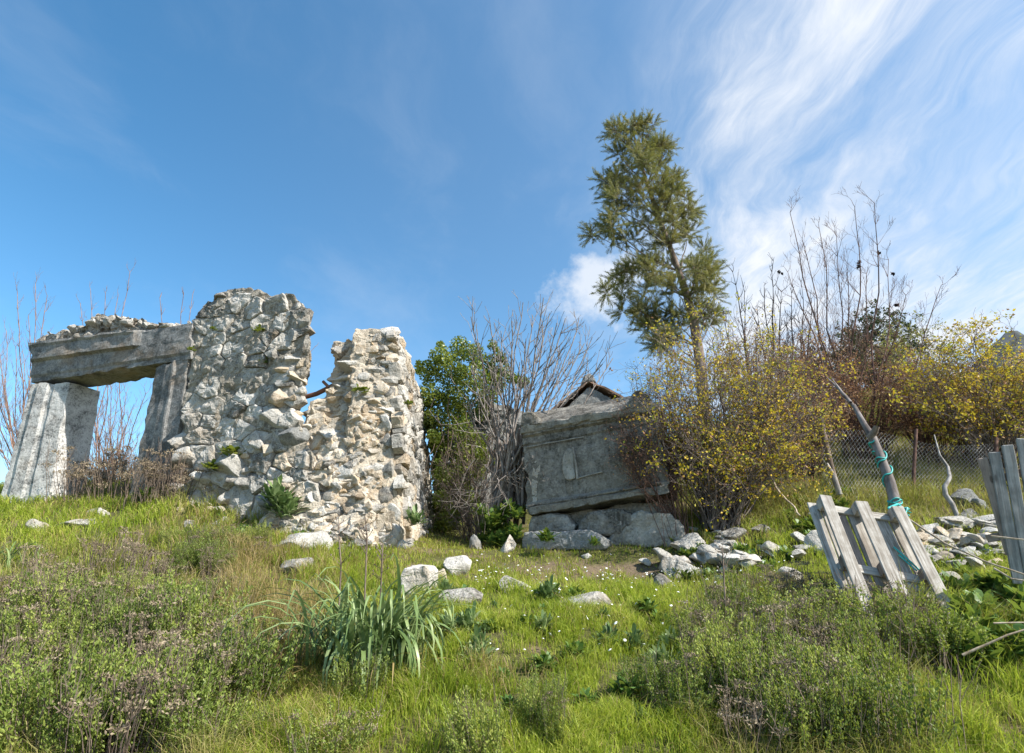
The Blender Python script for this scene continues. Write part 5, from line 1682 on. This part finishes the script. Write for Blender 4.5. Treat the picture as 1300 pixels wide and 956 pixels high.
SH = {'g': [shrub_proto(400 + k, .0, False) for k in range(3)], 'h': [shrub_proto(410 + k, .12, False) for k in range(3)], 'd': [shrub_proto(420 + k, .5, True) for k in range(2)]}
SLAB = {'g': 'bushy thyme with fresh green leaves on the {}', 'h': 'thyme with green leaves topped by brown dead flower heads on the {}', 'd': 'dry brown thyme with only dead flower heads on the {}'}
R = random.Random(91)


def put_shrub(px, py, kind, sc, where, p=None):
    p = p or gpx(px, py)
    t = thing('thyme_shrub', SLAB[kind].format(where), 'shrub', p, 'thyme shrubs on the ' + where)
    M = Matrix.Translation(p) @ Matrix.Rotation(R.uniform(0, 6.28), 4, 'Z') @ Matrix.Rotation(R.gauss(0, .12), 4, 'X') @ Matrix.Diagonal((sc * R.uniform(.9, 1.2), sc * R.uniform(.9, 1.2), sc * R.uniform(.85, 1.15), 1))
    for nm, me in R.choice(SH[kind]):
        o = place(nm, me, M, t)
        if nm == 'flower_heads':
            o['kind'] = 'stuff'


for k in range(84):
    px, py = R.uniform(-60, 325), R.triangular(712, 990, 800)
    if px > 230 + (py - 700) * .1 and R.random() < .6:
        continue
    kd = R.choices('ghd', (.52, .36, .12))[0]
    put_shrub(px, py, kd, R.uniform(.85, 1.25) if py > 780 else R.uniform(.6, .9), 'left bank')
for px, py in [(60, 840), (45, 770), (200, 860), (300, 870), (190, 895), (240, 930), (20, 900), (170, 745), (130, 730)]:
    put_shrub(px, py, 'd', 1.1, 'left bank')
for k in range(64):
    px, py = R.triangular(850, 1210, 1040), R.triangular(785, 985, 830)
    if py < 810 - (px - 1000) * .05 and px < 900:
        continue
    if px > 1090 and py < 815:
        continue
    kd = R.choices('ghd', (.66, .22, .12))[0]
    put_shrub(px, py, kd, R.uniform(.7, 1.05), 'right bank')
for px, py in [(1010, 765), (985, 760), (1040, 770), (960, 755), (1165, 800), (1180, 815), (1150, 812), (1060, 775), (1080, 790), (1120, 805), (1060, 810)]:
    put_shrub(px, py, 'd' if R.random() < .7 else 'g', .75, 'right bank')
for k in range(18):
    put_shrub(R.uniform(215, 340), R.uniform(690, 735), R.choices('ghd', (.45, .35, .2))[0], R.uniform(.55, .85), 'left bank')
for k in range(7):
    put_shrub(R.uniform(330, 870), R.uniform(890, 985), R.choices('gh', (.7, .3))[0], R.uniform(.5, .8), 'foot of the bank')
for px, py in [(95, 640), (115, 632), (140, 640), (160, 632), (180, 645), (200, 640), (215, 632), (130, 622), (105, 615), (150, 615), (170, 618), (225, 640), (190, 625)]:
    put_shrub(px, py, 'd', R.uniform(1.2, 1.9), 'doorway sill')


def herb_proto(seed, n, L, up, mt, ratio=.35):
    R = random.Random(seed)
    V_, F_, o_ = [], [], 0
    for k in range(n):
        a = R.uniform(0, 6.283)
        el = R.uniform(.15, 1.2) * up
        d = Vector((math.cos(a) * math.cos(el), math.sin(a) * math.cos(el), math.sin(el)))
        s_ = d.cross(Vector((0, 0, 1))).normalized()
        l = L * R.uniform(.5, 1.1)
        b0 = d * l * R.uniform(.05, .35) + Vector((R.gauss(0, .04), R.gauss(0, .04), R.uniform(0, .1) * up))
        w = l * ratio * .5
        m1, m2, e = b0 + d * l * .35, b0 + d * l * .7 - Vector((0, 0, l * .06)), b0 + d * l - Vector((0, 0, l * .2))
        vs_ = [b0, m1 + s_ * w, m1 - s_ * w, m2 + s_ * w * .9, m2 - s_ * w * .9, e]
        V_ += [tuple(v) for v in vs_]
        F_ += [(o_, o_ + 1, o_ + 2), (o_ + 1, o_ + 3, o_ + 4), (o_ + 1, o_ + 4, o_ + 2), (o_ + 3, o_ + 5, o_ + 4)]
        o_ += 6
    return mesh_np('leaves', V_, [F_], mt)


HB = [herb_proto(500 + k, 90, .17, 1.0, M_HERB) for k in range(3)]
HG = [herb_proto(510 + k, 110, .2, 1.1, M_STRAP, .22) for k in range(2)]
HS = [herb_proto(520, 60, .12, .9, M_IVY, .6)]


def herb(px, py, Y, sc, me, lab, group=None):
    p = at(px, py, Y) if Y else gpx(px, py)
    o = place('herb_plant', me, Matrix.Translation(p) @ Matrix.Rotation(R.uniform(0, 6), 4, 'Z') @ Matrix.Diagonal((sc, sc, sc * 1.1, 1)))
    tag(o, lab, 'plant', group)


herb(352, 652, 8.85, 1.9, HG[0], 'grey green leafy plant growing on the rubble below the tall pier')
herb(362, 660, 8.8, 1.5, HG[1], 'second leafy plant right beside the grey green one on the rubble')
herb(294, 582, 9.45, 1.5, HS[0], 'dark green leafy plant growing from the middle of the tall pier base')
herb(268, 598, 9.4, 1.1, HS[0], 'small green plant left of the dark leafy one on the pier base')
herb(330, 424, 9.5, .9, HS[0], 'small green tuft growing high on the tall pier face')
herb(338, 464, 9.5, .75, HS[0], 'small green tuft growing halfway up the tall pier')
herb(270, 419, 9.6, .45, HS[0], 'tiny green tuft on the left shoulder of the tall pier')
herb(242, 446, 9.6, .55, HS[0], 'tiny green tuft where lintel meets the tall pier')
herb(458, 500, 8.9, .9, HS[0], 'mossy green tuft in the broken end of the lower wall')
herb(527, 668, 8.9, 1.1, HG[0], 'grey green tuft at the sunlit side base of the lower wall')
herb(519, 515, 9.3, .6, HS[0], 'tiny green tuft on the sunlit side of the lower wall')
herb(184, 640, 9.5, 1.2, HB[0], 'green leafy tuft among brown dry heads in the doorway')
herb(692, 690, 8.95, 1.0, HB[1], 'upright light green weed in front of the mossy slab')
herb(754, 694, 8.95, .6, HB[2], 'small light green weed in front of the sarcophagus blocks')
for k in range(26):
    herb(R.uniform(610, 662), R.uniform(655, 702), R.uniform(9.6, 10.8), R.uniform(.8, 1.3), R.choice(HB), 'soft green weeds in the shade between fig and sarcophagus', 'weeds in the shade by the fig')
for k in range(34):
    herb(R.uniform(1190, 1320), R.uniform(752, 850), None, R.uniform(.7, 1.2), R.choice(HB), 'broad leaved green weed in the corner below the slat fence', 'weeds below the slat fence')
for k in range(18):
    herb(R.uniform(1165, 1275), R.uniform(708, 745), None, R.uniform(.5, .8), R.choice(HB), 'bright green weed among the stones by the slat fence', 'weeds among the heap stones')
for k in range(22):
    herb(R.uniform(850, 1010), R.uniform(690, 745), None, R.uniform(.5, .8), R.choice(HB), 'green weed growing through the overgrown whitish heap', 'weeds in the overgrown heap')
for k in range(24):
    herb(R.uniform(235, 400), R.uniform(650, 705), None, R.uniform(.5, .9), R.choice(HB), 'green weed among the stones below the ruined walls', 'weeds below the ruins')
for k in range(26):
    herb(R.uniform(1000, 1080), R.uniform(625, 690), None, R.uniform(.6, 1.0), R.choice(HB), 'green weed on the slope behind the pallet', 'weeds behind the pallet')

for k in range(46):
    herb(R.uniform(540, 900), R.uniform(755, 930), None, R.uniform(.35, .8), R.choice(HB + HG), 'low broad leaved weed growing in the lawn', 'weeds in the lawn')
# big strap leaved clump in front
sb = gpx(462, 858)
sp = thing('strap_leaf_plant', 'large clump of long drooping grey green strap leaves at the front of the bank', 'plant', sb)


def strap(seed):
    R = random.Random(seed)
    L, w = R.uniform(.65, 1.1), R.uniform(.015, .028)
    n = 9
    a0, drop = R.uniform(1.1, 1.52), R.uniform(1.8, 3.9)
    kink = R.uniform(.4, .75) if R.random() < .6 else 2
    x = z = 0.0
    V_, F_ = [], []
    for k in range(n + 1):
        t = k / n
        ww = w * (.75 + .5 * min(t * 3, 1)) * (1 - t ** 3) + .001
        tw = .3 * math.sin(t * 3 + seed)
        V_ += [(x, -ww / 2 * math.cos(tw), z - ww * .5 * math.sin(tw) + .18 * ww), (x, 0, z), (x, ww / 2 * math.cos(tw), z + ww * .5 * math.sin(tw) + .18 * ww)]
        a = a0 - drop * t ** 2 * .8 - (1.3 if t > kink else 0)
        x += math.cos(a) * L / n
        z += math.sin(a) * L / n
        if k:
            b_ = 3 * k
            F_ += [(b_ - 3, b_ - 2, b_ + 1, b_), (b_ - 2, b_ - 1, b_ + 2, b_ + 1)]
    return mesh_np('leaf', V_, [F_], M_STRAP, True)


STR = [strap(600 + k) for k in range(16)]
for k in range(230):
    off = Vector((R.gauss(0, .155), R.gauss(0, .10), 0))
    p = sb + off
    p.z = gz(p.x, p.y) - .03
    yaw = math.atan2(off.y - .12, off.x) + R.gauss(0, .8)
    s_ = R.uniform(.8, 1.28)
    place('leaf', R.choice(STR), Matrix.Translation(p) @ Matrix.Rotation(yaw, 4, 'Z') @ Matrix.Rotation(R.gauss(0, .15), 4, 'Y') @ Matrix.Diagonal((s_, s_, s_, 1)), sp)
STD = [strap(640 + k) for k in range(4)]
for me in STD:
    me.materials[0] = M_DRY
for k in range(34):
    p = sb + Vector((R.gauss(0, .2), R.gauss(0, .1) - .06, -.02))
    s_ = R.uniform(.5, .85)
    o = place('dead_leaf', R.choice(STD), Matrix.Translation(p) @ Matrix.Rotation(R.uniform(0, 6.3), 4, 'Z') @ Matrix.Rotation(R.uniform(.2, .8), 4, 'Y') @ Matrix.Diagonal((s_, s_ * .8, s_, 1)), sp)
    o['label'] = 'withered straw coloured leaf at the base of the clump'
sb2 = gpx(12, 725)
sp2 = thing('strap_leaf_plant', 'small clump of strap leaves at the left edge below the doorway jamb', 'plant', sb2)
for k in range(26):
    p = sb2 + Vector((R.gauss(0, .15), R.gauss(0, .08), -.03))
    place('leaf', R.choice(STR), Matrix.Translation(p) @ Matrix.Rotation(R.uniform(0, 6.3), 4, 'Z') @ Matrix.Diagonal((.7, .7, .7, 1)), sp2)
for pts, lab in [([(432, 770, 4.9), (433, 720, 4.9), (431, 690, 4.9), (430, 655, 4.9)], 'dry brown flower stalk standing left behind the strap leaves'), ([(464, 770, 4.9), (465, 710, 4.9), (466, 680, 4.9), (463, 652, 4.9)], 'dry brown flower stalk standing behind the middle of the strap leaves'), ([(484, 760, 4.9), (485, 715, 4.9), (486, 690, 4.9)], 'short dry flower stalk standing right behind the strap leaves'), ([(921, 790, 5.0), (919, 735, 5.0), (917, 695, 5.0)], 'dry upright stalk in front of the overgrown whitish heap')]:
    T = Tubes()
    P0 = [at(*p) for p in pts]
    P0[0].z = min(P0[0].z, gz(P0[0].x, P0[0].y))
    T.add(P0, [.008, .007, .006, .003][:len(P0)], 5)
    for k in range(16):
        q = R.uniform(.35, 1)
        x = q * (len(P0) - 1)
        i = min(int(x), len(P0) - 2)
        p = P0[i].lerp(P0[i + 1], x - i)
        e = p + Vector((R.choice((-1, 1)) * R.uniform(.02, .09), R.gauss(0, .03), R.uniform(.03, .10)))
        T.add([p, e], [.003, .002], 3)
        T.add([e, e + Vector((0, 0, .012))], .006, 4)
    tag(link('dry_stalk', T.mesh('dry_stalk', M_TWIG_B)), lab, 'stalk')
